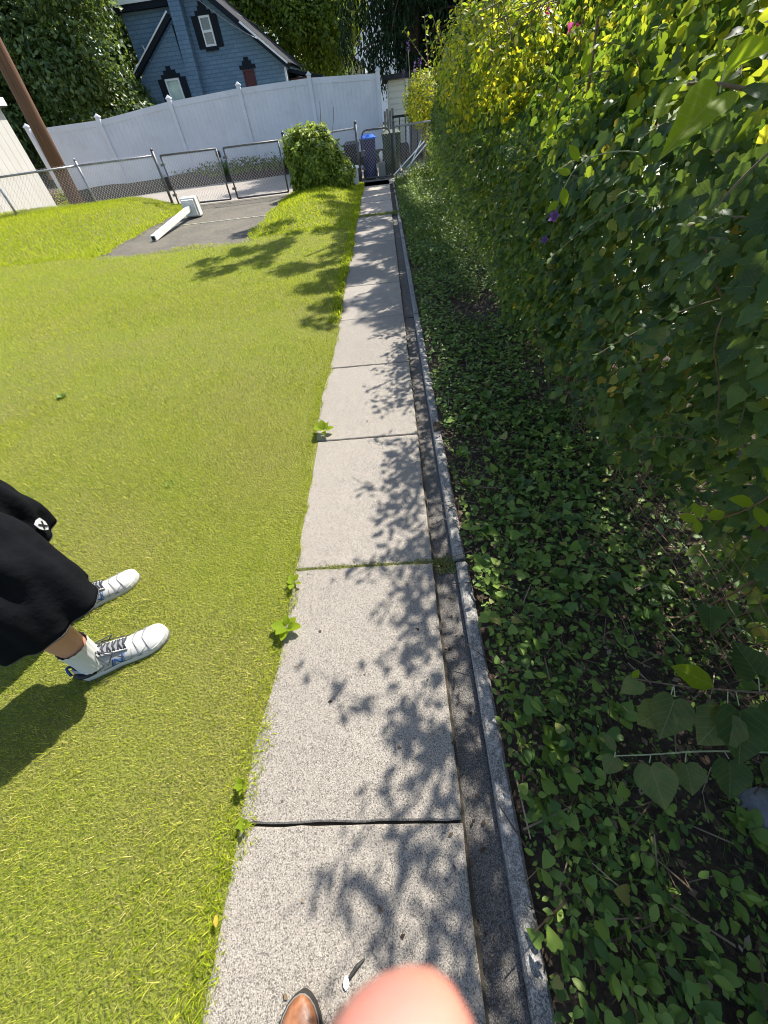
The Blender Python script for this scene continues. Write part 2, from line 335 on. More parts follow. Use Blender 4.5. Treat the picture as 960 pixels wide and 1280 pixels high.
M_pink = mat('pink_petal', (.75, .10, .34), .6, trans=.4, tcol=(1, .8, 1))
M_purp = mat('purple_petal', (.16, .085, .28), .6, trans=.4, tcol=(1, .8, 1))
M_feather = mat('pale_shell', (.62, .66, .72), .6)
M_stone = mat('field_stone', (.13, .135, .145), .9, noise=[(12, (.12, .12, .12), .6), (50, (.18, .18, .18), .5)], bump=[(20, .8, .02), (120, .6, .004)])

# ------------------------------------------------------------------ ground and setting
def S(t): t = np.clip(t, 0, 1); return t * t * (3 - 2 * t)
def lawn_z(x, y):
    x = np.asarray(x, float); y = np.asarray(y, float)
    z = .03 + .30 * S((-x - 5.35) / 1.6) * S((y - 8.0) / 4.0) + .17 * S((x + 2.75) / 1.1) * S((-.60 - x) / .9) * S((y - 7.5) / 3)
    z = z + .012 * np.sin(x * 1.9 + y * .8) * np.cos(y * 1.3 - x * .5) - .025 * S((x + .8) / .25)
    return z
def pad_mask(x, y): return (x > -5.35 - .05 * np.sin(y * 5) - .03 * np.sin(y * 17)) & (x < -2.62 + .06 * np.sin(y * 4) + .03 * np.sin(y * 13)) & (y > 8.15 + .1 * np.sin(x * 3) + .04 * np.sin(x * 19)) & (y < 13.6)
g = MB().add([(-220, -220, -.16), (220, -220, -.16), (220, 220, -.16), (-220, 220, -.16)], [[0, 1, 2, 3]])
tag(g.obj('ground', M_far), kind='structure')
xs = np.concatenate([np.linspace(-30, -14, 20)[:-1], np.linspace(-14, -.56, 160)]); ys = np.concatenate([np.linspace(-14, -1, 20)[:-1], np.linspace(-1, 13.35, 170)])
X, Y = np.meshgrid(xs, ys); Z = lawn_z(X, Y); Z = np.where((X > -5.5) & (X < -2.48) & (Y > 7.98), -.06, Z)
nx = len(xs); idx = np.arange(len(ys) * nx).reshape(len(ys), nx)
F = np.stack([idx[:-1, :-1], idx[:-1, 1:], idx[1:, 1:], idx[1:, :-1]], -1).reshape(-1, 4)
tag(link('lawn', mesh('lawn', np.stack([X, Y, Z], -1).reshape(-1, 3), F, M_thatch, True)), kind='structure')
tag(MB().add([(-5.75, 7.8, .004), (-2.3, 7.8, .004), (-2.3, 13.5, .004), (-5.75, 13.5, .004)], [[0, 1, 2, 3]]).obj('driveway_pad', M_asph), kind='structure')
o = MB().box((-5.3, 10.55, -.02), (-2.7, 10.6, .012)).obj('pad_joint', mat('pale_joint', (.36, .34, .24), .9, noise=[(25, (.14, .13, .11), .8)])); tag(o, kind='structure')
tag(MB().add([(-40, 13.3, -.012), (.6, 13.3, -.012), (.6, 19.1, -.012), (-40, 19.1, -.012)], [[0, 1, 2, 3]]).obj('alley', M_alley), kind='structure')
bank = MB(); n = 60; V = []
for i in range(n):
    x = -30 + i * 31 / (n - 1)
    yo = float(np.interp(x, [-11.75, -9.5, -7.2, -4.76, 0], [17.9, 18.35, 19.15, 19.35, 19.5])) - 19.5
    for y, z in ((18.55, -.04), (18.75, .14), (19.3, .30), (20.2, .32), (24, .2)): V.append((x, y + yo + .05 * math.sin(x * 3), z + .03 * math.sin(x * 2.3)))
bank.add(V, [[i * 5 + k, i * 5 + 5 + k, i * 5 + 6 + k, i * 5 + 1 + k] for i in range(n - 1) for k in range(4)])
tag(bank.obj('planted_bank', M_soil, smooth=True), kind='structure')
xs = np.linspace(.22, 2.3, 50); ys = np.linspace(-2, 14.2, 220); X, Y = np.meshgrid(xs, ys)
Z = -.02 + .025 * np.sin(X * 7 + Y * 3) * np.sin(Y * 4.3 - X * 5) + .04 * S((X - .9) / .5)
nx = len(xs); idx = np.arange(len(ys) * nx).reshape(len(ys), nx); F = np.stack([idx[:-1, :-1], idx[:-1, 1:], idx[1:, 1:], idx[1:, :-1]], -1).reshape(-1, 4)
tag(link('soil_strip', mesh('soil_strip', np.stack([X, Y, Z], -1).reshape(-1, 3), F, M_soil, True)), kind='structure')
tag(MB().add([(2.25, -6, .0), (14, -6, .0), (14, 14, .0), (2.25, 14, .0)], [[0, 1, 2, 3]]).obj('neighbour_yard', M_yard), kind='structure')

# path of separate slabs
path = thing('concrete_path', 'narrow walk of speckled concrete slabs running up to the gate', None, (0, 0, 0)); path['kind'] = 'structure'; del path['label']
js = [-3.9, -2.9, -1.9, -.95, .05, 1.01, 2.04, 3.06, 4.1, 5.15, 6.2, 7.2, 8.25, 9.3]
def slab(y0, y1, x0=-.6, x1=.11, mt=M_slab, z=.0, gap=.007):
    V = []; n = 14
    # slightly wandering arrises
    e = lambda s: s + random.uniform(-.0022, .0022)
    per = [(x0 + (x1 - x0) * i / n, y0 + gap / 2) for i in range(n + 1)] + [(x1, y0 + gap / 2 + (y1 - y0 - gap) * i / n) for i in range(1, n + 1)] + [(x1 - (x1 - x0) * i / n, y1 - gap / 2) for i in range(1, n + 1)] + [(x0, y1 - gap / 2 - (y1 - y0 - gap) * i / n) for i in range(1, n)]
    per = [(e(a), e(b)) for a, b in per]; N = len(per); cx, cy = (x0 + x1) / 2, (y0 + y1) / 2
    ins = lambda a, b, d: (a + d * (1 if a < cx - .3 else -1 if a > cx + .3 else 0), b + d * (1 if b < y0 + .03 else -1 if b > y1 - .03 else 0))
    V = [(a, b, z - .06) for a, b in per] + [(a, b, z - .005) for a, b in per] + [(*ins(a, b, .005), z) for a, b in per]
    F = [[k, (k + 1) % N, N + (k + 1) % N, N + k] for k in range(N)] + [[N + k, N + (k + 1) % N, 2 * N + (k + 1) % N, 2 * N + k] for k in range(N)] + [list(range(2 * N, 3 * N))]
    return link('slab', mesh('slab', V, F, mt), path)
for i in range(len(js) - 1): slab(js[i], js[i + 1], z=.001 * ((i * 7) % 5 - 2), gap=.008)
for a, b in ((9.33, 10.9), (10.93, 12.5), (12.53, 14.1)): slab(a, b, -.58, .14, M_slab2, z=-.012, gap=.02)
MB().box((-.62, -4, -.08), (.12, 14.2, -.018)).obj('joint_bed', mat('joint_dirt', (.05, .042, .03), .95, bump=(90, .8, .01)), path)
for a, b in ((-3.9, 1.0), (1.02, 4.08), (4.1, 9.3)):
    MB().box((.108, a, -.09), (.232, b, -.034)).obj('gutter', M_gut, path)
MB().box((.13, 9.3, -.09), (.232, 14.1, -.03)).obj('gutter', M_soil, path)
def kerb(y0, y1, x0=.214, x1=.272, z=.004):
    n = max(8, int((y1 - y0) / .06)); V = []
    for i in range(n + 1):
        y = y0 + (y1 - y0) * i / n; q = lambda s=.0009: random.uniform(-.0009, .0009)
        V += [(x0 + q(), y, -.09), (x0 + q(), y, z - .010 + q()), (x0 + .007 + q(), y, z + q(.001)), (x1 - .010 + q(.003), y, z - .001 + q(.0015)), (x1 + q(.004), y, z - .014 + q()), (x1, y, -.09)]
    F = [[i * 6 + k, i * 6 + k + 1, i * 6 + 7 + k, i * 6 + 6 + k] for i in range(n) for k in range(5)] + [[0, 1, 2, 3, 4, 5][::-1], [n * 6 + k for k in range(6)]]
    return link('kerb', mesh('kerb', V, F, M_kerb), path)
kerb(-3.9, -1.5); kerb(-1.49, 1.0, .222, .278); kerb(1.02, 4.08); kerb(4.1, 9.3, .216, .27); kerb(9.33, 14.1, .225, .27, -.004)

# ------------------------------------------------------------------ lawn grass
def blades(n, x0, x1, y0, y1, L, W, zf, keep, lean=(.35, .95), flow=None, seg=2):
    p = np.stack([rng.uniform(x0, x1, n), rng.uniform(y0, y1, n)], 1); p = p[keep(p[:, 0], p[:, 1])]; n = len(p)
    a = rng.uniform(0, 2 * np.pi, n)
    if flow is not None: a = np.where(rng.random(n) < .25, flow + rng.normal(0, .9, n), a)
    l = rng.uniform(L[0], L[1], n); w_ = rng.uniform(W[0], W[1], n); t = rng.uniform(lean[0], lean[1], n)
    z = zf(p[:, 0], p[:, 1]) - .004
    d = np.stack([np.cos(a), np.sin(a)], 1); q = np.stack([-d[:, 1], d[:, 0]], 1)
    def P(off, wd, h): return np.concatenate([p + d * off[:, None] + q * wd[:, None], (z + h)[:, None]], 1)
    s, c = np.sin(t), np.cos(t)
    if seg == 2:
        V = np.stack([P(0 * l, w_ / 2, 0 * l), P(0 * l, -w_ / 2, 0 * l), P(l * s * .5, -w_ * .42, l * c * .6), P(l * s * .5, w_ * .42, l * c * .6), P(l * s * 1.05, 0 * l, l * c * .85)], 1).reshape(-1, 3)
        b = np.arange(n)[:, None] * 5
        F = np.concatenate([b + [0, 1, 2], b + [0, 2, 3], b + [3, 2, 4]])
    else:
        V = np.stack([P(0 * l, w_ / 2, 0 * l), P(0 * l, -w_ / 2, 0 * l), P(l * s, 0 * l, l * c)], 1).reshape(-1, 3)
        F = np.arange(n * 3).reshape(-1, 3)
    return V, F
def joinVF(L_):
    V, F, n = [], [], 0
    for v, f in L_: V.append(v); F.append(f + n); n += len(v)
    return np.concatenate(V), np.concatenate(F)
edge = lambda x, y: x < -.565 + .010 * np.sin(y * 9) + .010 * np.sin(y * 23 + 1) + .016 * np.sin(y * 2.1)
ok = lambda x, y: edge(x, y) & ~pad_mask(x, y)
flow = math.atan2(-.5, -.8)
near = [blades(285000, -3.2, -.5, -.8, 3.6, (.014, .030), (.0016, .0028), lawn_z, lambda x, y: ok(x, y) & (rng.random(len(x)) > S((y - 1.4) / 2.2)), (.2, 1.15), flow, 1),
        blades(34000, -3.4, -.5, -.8, 3.6, (.025, .045), (.0018, .0030), lawn_z, lambda x, y: ok(x, y) & (np.sin(x * 6.1 + y * 3.7) * np.sin(y * 5.3 - x * 2.9) + rng.normal(0, .35, len(x)) > .25), (.3, 1.2), None),
        blades(135000, -5.5, -.5, .9, 5.6, (.017, .034), (.0030, .0055), lawn_z, lambda x, y: ok(x, y) & (rng.random(len(x)) < S((y - .9) / 2.2)) & (rng.random(len(x)) > .5 * S((y - 2.4) / 3)), (.35, 1.1), flow, 1)]
near.append(blades(45000, -6.5, -.5, 4.4, 8.5, (.022, .04), (.005, .008), lawn_z, lambda x, y: ok(x, y) & (rng.random(len(x)) > S((y - 4.6) / 3.4)), (.35, 1.1), flow, 1))
V, F = joinVF(near)
tag(link('lawn_grass', mesh('lawn_grass', V, F, M_grassN)), 'mown yellow-green grass mixed with straw blades beside the path', 'grass', kind='stuff')
near = [blades(130000, -9, -.5, 2.2, 8.5, (.022, .042), (.0045, .0085), lawn_z, lambda x, y: ok(x, y) & (rng.random(len(x)) < S((y - 1.8) / 5)), (.3, 1.0), flow, 1),
        blades(85000, -13, -.5, 8.2, 13.35, (.04, .065), (.010, .016), lawn_z, ok, (.25, .9), flow, 1),
        blades(16000, -5.5, -2.9, -.8, 2.6, (.03, .05), (.004, .006), lawn_z, ok, (.5, 1.2), flow, 1)]
V, F = joinVF(near)
tag(link('lawn_grass', mesh('lawn_grass', V, F, M_grassF)), 'bright lush grass of the far lawn round the asphalt pad', 'grass', kind='stuff')
# longer untrimmed fringe hanging over the slabs
e2 = lambda x, y: x < -.565 + .012 * np.sin(y * 9) + .012 * np.sin(y * 23 + 1) + .018 * np.sin(y * 2.1)
fr = [blades(13000, -.68, -.47, -.8, 4, (.018, .042), (.0018, .0032), lambda x, y: 0 * x + .0, e2, (.3, 1.2), 0.2),
      blades(7000, -.68, -.49, 4, 13.9, (.05, .09), (.007, .012), lambda x, y: 0 * x + .0, e2, (.2, 1.0), 0.2)]
V, F = joinVF(fr)
tag(link('grass_fringe', mesh('grass_fringe', V, F, M_grassF)), 'longer fresh grass hanging over the left edge of the path', 'grass', kind='stuff')
j1 = [blades(5200, -.56, .11, .985, 1.035, (.008, .018), (.003, .006), lambda x, y: 0 * x - .004, lambda x, y: (np.abs(y - 1.01) < .013 + .006 * np.sin(x * 30)) | (rng.random(len(x)) < .05), (.3, 1.3)),
      blades(500, .11, .30, .96, 1.05, (.012, .035), (.003, .005), lambda x, y: 0 * x - .03, lambda x, y: x > 0, (.3, 1.2)),
      blades(1500, -.55, .3, 9.2, 9.45, (.03, .06), (.008, .012), lambda x, y: 0 * x - .01, lambda x, y: x > -9, (.3, 1.3)),
      blades(300, -.56, -.2, 3.04, 3.08, (.008, .018), (.003, .005), lambda x, y: 0 * x - .012, lambda x, y: x > -9, (.3, 1.3))]
V, F = joinVF(j1)
tag(link('joint_grass', mesh('joint_grass', V, F, M_moss)), 'short dry grass and moss growing in the slab joints', 'grass', kind='stuff')
# strip grass at far right of the path
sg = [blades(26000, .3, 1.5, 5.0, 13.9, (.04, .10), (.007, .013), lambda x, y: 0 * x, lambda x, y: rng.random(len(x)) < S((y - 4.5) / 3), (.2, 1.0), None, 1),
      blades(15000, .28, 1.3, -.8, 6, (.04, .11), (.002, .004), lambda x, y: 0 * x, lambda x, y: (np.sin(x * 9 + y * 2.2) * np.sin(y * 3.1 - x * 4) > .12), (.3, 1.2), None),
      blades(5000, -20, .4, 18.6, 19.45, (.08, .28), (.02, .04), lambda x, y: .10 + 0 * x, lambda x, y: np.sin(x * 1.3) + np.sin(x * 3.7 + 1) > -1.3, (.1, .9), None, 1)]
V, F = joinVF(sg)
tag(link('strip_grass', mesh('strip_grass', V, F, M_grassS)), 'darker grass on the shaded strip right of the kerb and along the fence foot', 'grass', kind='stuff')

# ------------------------------------------------------------------ ground cover on the right strip
def cover(n, y0, y1, s0, s1, T, keep=None, zr=(.015, .09)):
    x = .275 + 1.25 * rng.random(n) ** .9; y = rng.uniform(y0, y1, n)
    k = np.ones(n, bool) if keep is None else keep(x, y); x, y = x[k], y[k]; n = len(x)
    z = rng.uniform(*zr, n); s = rng.uniform(s0, s1, n) * rng.choice([1, 1, 1.35], n)
    nr = rnd(n, .38); nr[:, 2] = 1
    tip = rnd(n); tip[:, 2] *= .3
    return T, np.stack([x, y, z], 1), orient(nr, tip), s
patch = lambda x, y: (np.sin(x * 5.1 + y * 1.7) + np.sin(y * 3.3 - x * 2.9) + rng.normal(0, .55, len(x)) > -.75 - .6 * (x < .6)) & (rng.random(len(x)) < 1.15 - .75 * S((x - .85) / .35))
me = leafmesh('ground_cover', [cover(6000, -.9, 2.2, .016, .036, OVAL, patch), cover(2200, -.9, 2.2, .024, .048, HEART, patch), cover(6500, -.9, 2.2, .008, .018, OVAL, None, (.01, .06)), cover(2200, -.9, 2.2, .014, .026, DIAMOND, None, (.01, .07)),
                               cover(13000, 2, 6.5, .024, .044, OVAL, patch), cover(12000, 6, 13.9, .03, .05, DIAMOND, lambda x, y: rng.random(len(x)) < .55)], M_leafC)
tag(link('ground_cover', me), 'low creeping weeds and oval leaves covering the shaded strip', 'ground cover', kind='stuff')
n = 7600
p = np.stack([.28 + 1.2 * rng.random(n), rng.uniform(-.9, 5, n), rng.uniform(.0, .02, n) + .02], 1); nr = rnd(n, .35); nr[:, 2] = 1
twV = (np.array([(-.02, 0, 0), (.02, 0, 0), (.012, 1, .06), (-.012, 1, .06)]), np.array([(0, 1, 2), (0, 2, 3)]))
me = leafmesh('leaf_litter', [(DIAMOND, p[:5200], orient(nr[:5200], rnd(5200)), rng.uniform(.012, .035, 5200)), (twV, p[5200:], orient(nr[5200:], rnd(n - 5200)), rng.uniform(.05, .16, n - 5200))], M_litter)
ng = 260; pg = np.stack([rng.uniform(-.5, .215, ng) , rng.uniform(-.6, 6, ng), np.full(ng, .004)], 1); ing = rng.random(ng) < .75; pg[ing, 0] = rng.uniform(.115, .212, ing.sum()); pg[ing, 2] = -.03; nrg = rnd(ng, .15); nrg[:, 2] = 1
me2 = leafmesh('fallen_bits', [(DIAMOND, pg, orient(nrg, rnd(ng)), rng.uniform(.006, .02, ng))], M_litter)
tag(link('fallen_bits', me2), 'small dry leaf bits strewn in the gutter and on the slabs', 'leaf litter', kind='stuff')
tag(link('leaf_litter', me), 'dry leaf bits and thin twigs on the dark soil', 'leaf litter', kind='stuff')

# single broad-leaved weeds, each a rosette with its own leaves
leafme = {}
def tmpl(T, mt, nm='leaf'):
    k = (id(T[0]), mt.name)
    if k not in leafme: leafme[k] = mesh(nm, T[0], T[1], mt, True)
    return leafme[k]
BROAD = outline_leaf(sym([(0, 0), (.05, .02), (.06, .14), (.2, .26), (.3, .46), (.28, .66), (.16, .87), (0, 1)]), fold=.12, curl=.3)
def rosette(loc, n, s, label, group, mt, T=BROAD, tilt=.35, name='weed_plant'):
    t = thing(name, label, 'weed', loc, group)
    for k in range(n):
        a = k * 2.4 + random.uniform(-.3, .3); el = tilt + .5 * k / n + random.uniform(-.1, .1)
        d = Vector((math.cos(a) * math.cos(el), math.sin(a) * math.cos(el), math.sin(el))); sd_ = Vector((-math.sin(a), math.cos(a), 0)); nn = sd_.cross(d) * -1
        if nn.z < 0: nn = -nn
        xx = d.cross(nn)
        o = bpy.data.objects.new('leaf', tmpl(T, mt)); C.objects.link(o); o.parent = t
        sc_ = s * random.uniform(.7, 1.1)
        o.matrix_local = Matrix.Translation(d * .006) @ Matrix((xx, d, nn)).transposed().to_4x4() @ Matrix.Diagonal((sc_ * random.uniform(.8, 1.2), sc_, sc_, 1))
    return t
rosette((-.545, .70, .02), 9, .06, 'bright green broad-leaved weed at the path edge level with the far shoe', None, M_leafL)
rosette((-.60, .15, .03), 8, .026, 'small yellow-green weed in the grass beside the nearest slab joint', None, M_leafL, HEART, .5)
rosette((-.57, .05, .03), 6, .022, 'tiny yellow-green weed just below another at the grass edge', None, M_leafL, HEART, .4)
rosette((-.53, 2.12, .02), 8, .08, 'pale green flat weed at the path edge by the third slab joint', None, M_leafL)
rosette((-.55, .92, .02), 5, .045, 'little green weed at the edge beside the grass-filled slab joint', None, M_leafL)
rosette((-1.44, 1.66, .03), 26, .032, 'small clover-like patch in the lawn above the white shoes', None, M_leafC, HEART, .12)
rosette((-1.15, .72, .035), 8, .022, 'small fresh weed in the grass between the two white shoes', None, M_leafL, HEART, .4)
rosette((-2.9, 2.9, .03), 12, .05, 'low dark weed in the lawn at the left edge of the photo', None, M_leafC, HEART, .3)
spots = []
while len(spots) < 46:
    x, y = random.uniform(.33, .98), random.uniform(-.55, 2.4)
    if all((x - a) ** 2 + (y - b) ** 2 > .015 for a, b in spots): spots.append((x, y))
for i, (x, y) in enumerate(sorted(spots, key=lambda q: q[1])):
    rosette((x, y, .03), random.choice([4, 5, 6, 7]), random.uniform(.04, .072), 'dark green broad-leaved plant in the shaded strip beside the kerb', 'broad-leaved plants in the shaded strip', M_leafC if i % 3 else M_leafM, random.choice([BROAD, BROAD, OVAL]), random.uniform(.3, .6))

# ------------------------------------------------------------------ hedge
def front(z, y):
    """x of the face of the vine mass at height z"""
    base = 1.08 + .05 * S((y - 5) / 5) + .95 * np.maximum(0, z - 1.22) ** 1.1 * (1 - .5 * S((y - 6) / 3))
    bulge = .10 * S((z - .1) / .6) + .10 * S((z - .8) / .4)
    bulge = bulge * 1.0
    return base - bulge + .06 * np.sin(y * 2.1 + z * 2.3) * np.sin(y * .9 + 1) + .04 * np.sin(y * 5.3 - z * 6)
def top(y):
    return 1.98 + .10 * np.sin(y * 1.7 + .5) + .07 * np.sin(y * 4.1) + .16 * S((y - 6) / 3) + .06 * S((2.8 - y) / .9)
def hedge_leaves(y0, y1, n, T, s0, s1, zlo=.0, face=.75, holes=True, fac=1.0, shoot=.0):
    # vertical face, layered
    nf = int(n * face); y = rng.uniform(y0, y1, nf); t = top(y); z = zlo + (t - zlo) * rng.random(nf) ** .85
    dep = np.where(rng.random(nf) < .55, rng.exponential(.07, nf), rng.uniform(.05, .75, nf)); x = front(z, y) + dep
    # low part thins out near the soil
    k = rng.random(nf) < .45 + .6 * S((z - .05 - .08 * np.sin(y * 3.1)) / .25)
    k &= ~((np.abs(y - 1.12) < .30) & (z < .36) & (rng.random(nf) < .93))
    if holes:
        hv = np.sin(y * 17 + z * 5) * np.sin(z * 19 - y * 4) + .5 * np.sin(y * 41 + 2) * np.sin(z * 37)
        k &= ~((hv > .85) & (z > .25) & (z < 1.3))
    y, z, x = y[k], z[k], x[k]; n1 = len(y)
    nr = np.stack([-np.ones(n1) * .75, -.25 * np.ones(n1), .75 * np.ones(n1)], 1) + rnd(n1, .42)
    tip = np.stack([-.5 * np.ones(n1), -.1 * np.ones(n1), -.85 * np.ones(n1)], 1) + rnd(n1, .5)
    up_ = S((z - 1.05) / .35)[:, None]
    nr = nr * (1 - up_) + (np.array([-.8, -.7, .15]) + rnd(n1, .5)) * up_
    over_ = (z > 1.2) & (x > front(z, y) + .34); x = np.where(over_, front(z, y) + rng.random(n1) * .3, x)
    P1 = np.stack([x, y, z], 1)
    # top
    n2 = n - nf; y = rng.uniform(y0, y1, n2); t = top(y); fx = front(t, y); x = fx + rng.random(n2) ** 1.2 * 1.0; z = t - (x - fx) * .6 + .06 * np.sin(x * 6 + y * 2) + rng.normal(0, .05, n2) - rng.exponential(.09, n2) + shoot * rng.exponential(.06, n2)
    nr2 = np.stack([0 * x, 0 * x, 1 + 0 * x], 1) + rnd(n2, .6); tip2 = rnd(n2); tip2[:, 2] += .2
    P2 = np.stack([x, y, z], 1)
    P = np.concatenate([P1, P2]); Rm = np.concatenate([orient(nr, tip), orient(nr2, tip2)])
    s = rng.uniform(s0, s1, len(P))
    return [T, P, Rm, s]
def shoots(y0, y1, n, s0, s1, T, per=14, xr=None):
    P, NR, TP, ST = [], [], [], []
    for _ in range(n):
        y = rng.uniform(y0, y1); z = float(top(y)) - .1; x = float(front(z, y)) + (rng.uniform(0, .8) if xr is None else rng.uniform(*xr))
        d = np.array([rng.normal(-.25, .35), rng.normal(-.05, .35), 1.0]); L = rng.uniform(.15, .45); pts = []
        for k in range(per):
            u = k / per; q = np.array([x, y, z]) + d * L * u + np.array([0, 0, -.2 * L * u * u]) ; pts.append(q)
            a = k * 2.1 + rng.random(); o_ = np.array([math.cos(a), math.sin(a), .35]); P.append(q); TP.append(o_ + rnd(1, .2)[0]); NR.append(np.array([-o_[0] * .4, -o_[1] * .4, 1]) + rnd(1, .25)[0])
        ST.append(pts)
    n_ = len(P); return [T, np.array(P), orient(np.array(NR), np.array(TP)), rng.uniform(s0, s1, n_)], ST
def arching(specs, s0, s1, T, per=15):
    P, NR, TP, ST = [], [], [], []
    for (y, xo, zt, L) in specs:
        p0 = np.array([float(front(1.8, y)) + .05, y, 1.85]); p2 = np.array([xo + rng.normal(0, .06), y + rng.normal(0, .38), zt + rng.normal(-.05, .08)]); p1 = np.array([(p0[0] + xo) / 2 + rng.normal(.05, .12), (p0[1] + p2[1]) / 2 + rng.normal(0, .2), zt + rng.uniform(.0, .2)]); u0 = rng.uniform(0, .45); pts = []
        for k in range(per):
            u = k / (per - 1); q = (1 - u) ** 2 * p0 + 2 * u * (1 - u) * p1 + u * u * p2 + rng.normal(0, .004, 3); pts.append(q)
            if u < u0: continue
            for a in [k * 1.9 + 3.1 * j + rng.normal(0, .4) for j in range(rng.integers(0, 5))]:
                o_ = np.array([math.cos(a), math.sin(a), .1]); P.append(q + rng.normal(0, .022, 3)); TP.append(o_ + rnd(1, .4)[0]); NR.append(np.array([0, 0, 1]) + rnd(1, .5)[0])
        ST.append(pts)
    n_ = len(P); return [T, np.array(P), orient(np.array(NR), np.array(TP)), rng.uniform(s0, s1, n_)], ST
def faceshoots(y0, y1, n, s0, s1, T, z0=.35, z1=1.7):
    P, NR, TP, ST = [], [], [], []
    for _ in range(n):
        y = rng.uniform(y0, y1); z = rng.uniform(z0, z1); x = float(front(z, y)) + .03; d = np.array([-rng.uniform(.3, 1), rng.normal(-.1, .7), rng.uniform(-.4, .9)]); d /= np.linalg.norm(d); L = rng.uniform(.10, .28); pts = []
        for k in range(9):
            u = k / 8; q = np.array([x, y, z]) + d * L * u + np.array([0, 0, -.35 * L * u * u]); pts.append(q)
            if u < .2: continue
            for sg_ in (-1, 1):
                o_ = np.cross(d, [0, 0, 1]) * sg_ + d * .5 + rnd(1, .25)[0]; P.append(q); TP.append(o_); NR.append(np.array([-.3, -.2, .9]) + rnd(1, .35)[0])
        ST.append((pts, .0016))
    n_ = len(P); return [T, np.array(P), orient(np.array(NR), np.array(TP)), rng.uniform(s0, s1, n_)], ST
def split_near(sets, maxn):
    """take the leaves nearest the camera out as single parts"""
    cand = []
    for si, (T, P, Rm, s) in enumerate(sets):
        d = np.linalg.norm(P - np.array([0, 0, 1.5]), axis=1) / s
        dirc = P - np.array([0, 0, 1.5]); cz = dirc @ CR[:, 2]; cx = dirc @ CR[:, 0]; cy = dirc @ CR[:, 1]
        vis = (cz > .05) & (np.abs(cx / np.maximum(cz, .05)) < 1.06) & (np.abs(cy / np.maximum(cz, .05)) < 1.4) & (P[:, 0] < front(P[:, 2], P[:, 1]) + .06)
        for i in np.where(vis)[0]: cand.append((d[i], si, i))
    cand.sort(); pick = {}
    for _, si, i in cand[:maxn]: pick.setdefault(si, set()).add(int(i))
    return pick
def shrub_leaves(c, r, n, T, s0, s1, up=.6, solid=.65):
    d = rnd(n); d /= np.linalg.norm(d, axis=1, keepdims=True); rr = (solid + (1 - solid) * rng.random(n) ** .5)
    lump = 1 + .16 * np.sin(d[:, 0] * 7 + 1) * np.sin(d[:, 2] * 6 + d[:, 1] * 5)
    P = np.array(c) + d * rr[:, None] * lump[:, None] * np.array(r); k = P[:, 2] > .02; P = P[k]; d = d[k]
    nr = d + np.array([0, 0, up]) + rnd(len(P), .5); tip = rnd(len(P)) + np.array([0, 0, .2]) + d * .6
    return [T, P, orient(nr, tip), rng.uniform(s0, s1, len(P))]
def smooth_pts(pts, r):
    pts = [Vector(p) for p in pts]; rs = list(r) if isinstance(r, (list, tuple)) else [r] * len(pts)
    for _ in range(2):
        q, w_ = [pts[0]], [rs[0]]
        for i in range(len(pts) - 1):
            q += [pts[i].lerp(pts[i + 1], .25), pts[i].lerp(pts[i + 1], .75)]; w_ += [rs[i] * .75 + rs[i + 1] * .25, rs[i] * .25 + rs[i + 1] * .75]
        pts, rs = q + [pts[-1]], w_ + [rs[-1]]
        if len(pts) > 18: break
    return pts, rs
def vine(name, label, cat, sets, mt, stems=None, maxn=0, loc=(1.2, 0, 0), smt=M_stem, group=None, mt2=None, zc2=1.4):
    t = thing(name, label, cat, loc, group)
    if maxn:
        pick = split_near(sets, maxn)
        for si, ids in pick.items():
            T, P, Rm, s = sets[si]; me = tmpl(T, M_leafB)
            for i in sorted(ids):
                o = bpy.data.objects.new('leaf', me); C.objects.link(o); o.parent = t
                M4 = Matrix([list(r) + [0] for r in (Rm[i] * s[i])] + [[0, 0, 0, 1]]); M4.translation = Vector(P[i]) - Vector(loc); o.matrix_local = M4
            k = np.ones(len(P), bool); k[list(ids)] = False; sets[si] = [T, P[k], Rm[k], s[k]]
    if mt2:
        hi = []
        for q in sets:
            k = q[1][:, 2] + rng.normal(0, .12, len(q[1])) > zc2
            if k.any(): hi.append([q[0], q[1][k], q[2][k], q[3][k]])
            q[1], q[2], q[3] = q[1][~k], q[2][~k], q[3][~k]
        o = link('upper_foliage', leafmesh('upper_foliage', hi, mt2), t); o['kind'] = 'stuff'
    o = link('foliage', leafmesh('foliage', sets, mt), t); o['kind'] = 'stuff'
    if stems:
        b = MB()
        for pts, r in stems:
            pts, r = smooth_pts(pts, r); b.tube(pts, r, 4, False)
        o = b.obj('stems', smt, t); o['kind'] = 'stuff'
    return t
def tangle(y0, y1, n, r=(.0012, .0035)):
    out_ = []
    for _ in range(n):
        y = random.uniform(y0, y1); z = random.uniform(.02, 1.25); x = float(front(z, y)) + random.uniform(.01, .3)
        d = Vector((random.gauss(0, .25), random.gauss(0, .7), random.gauss(.3, .6))).normalized(); pts = [Vector((x, y, z))]
        for k in range(6):
            d = (d + Vector((random.gauss(0, .18), random.gauss(0, .25), random.gauss(0, .3) - .08))).normalized(); pts.append(pts[-1] + d * random.uniform(.06, .14)); pts[-1].x = max(pts[-1].x, float(front(max(pts[-1].z, 0), pts[-1].y)) - .02)
            if pts[-1].z < 0: break
        out_.append((pts, random.uniform(*r)))
    return out_
def canes(y0, y1, n):
    out_ = []
    for _ in range(n):
        y = random.uniform(y0, y1); x = random.uniform(1.2, 1.6); pts = []
        h = float(top(y)) * random.uniform(.6, 1); a, b_ = random.gauss(0, .12), random.gauss(0, .25)
        for k in range(7): u = k / 6; pts.append(Vector((x + a * u + random.gauss(0, .012), y + b_ * u + random.gauss(0, .02), -.02 + h * u)))
        out_.append((pts, [random.uniform(.007, .016) * (1 - .1 * k) for k in range(7)]))
    return out_
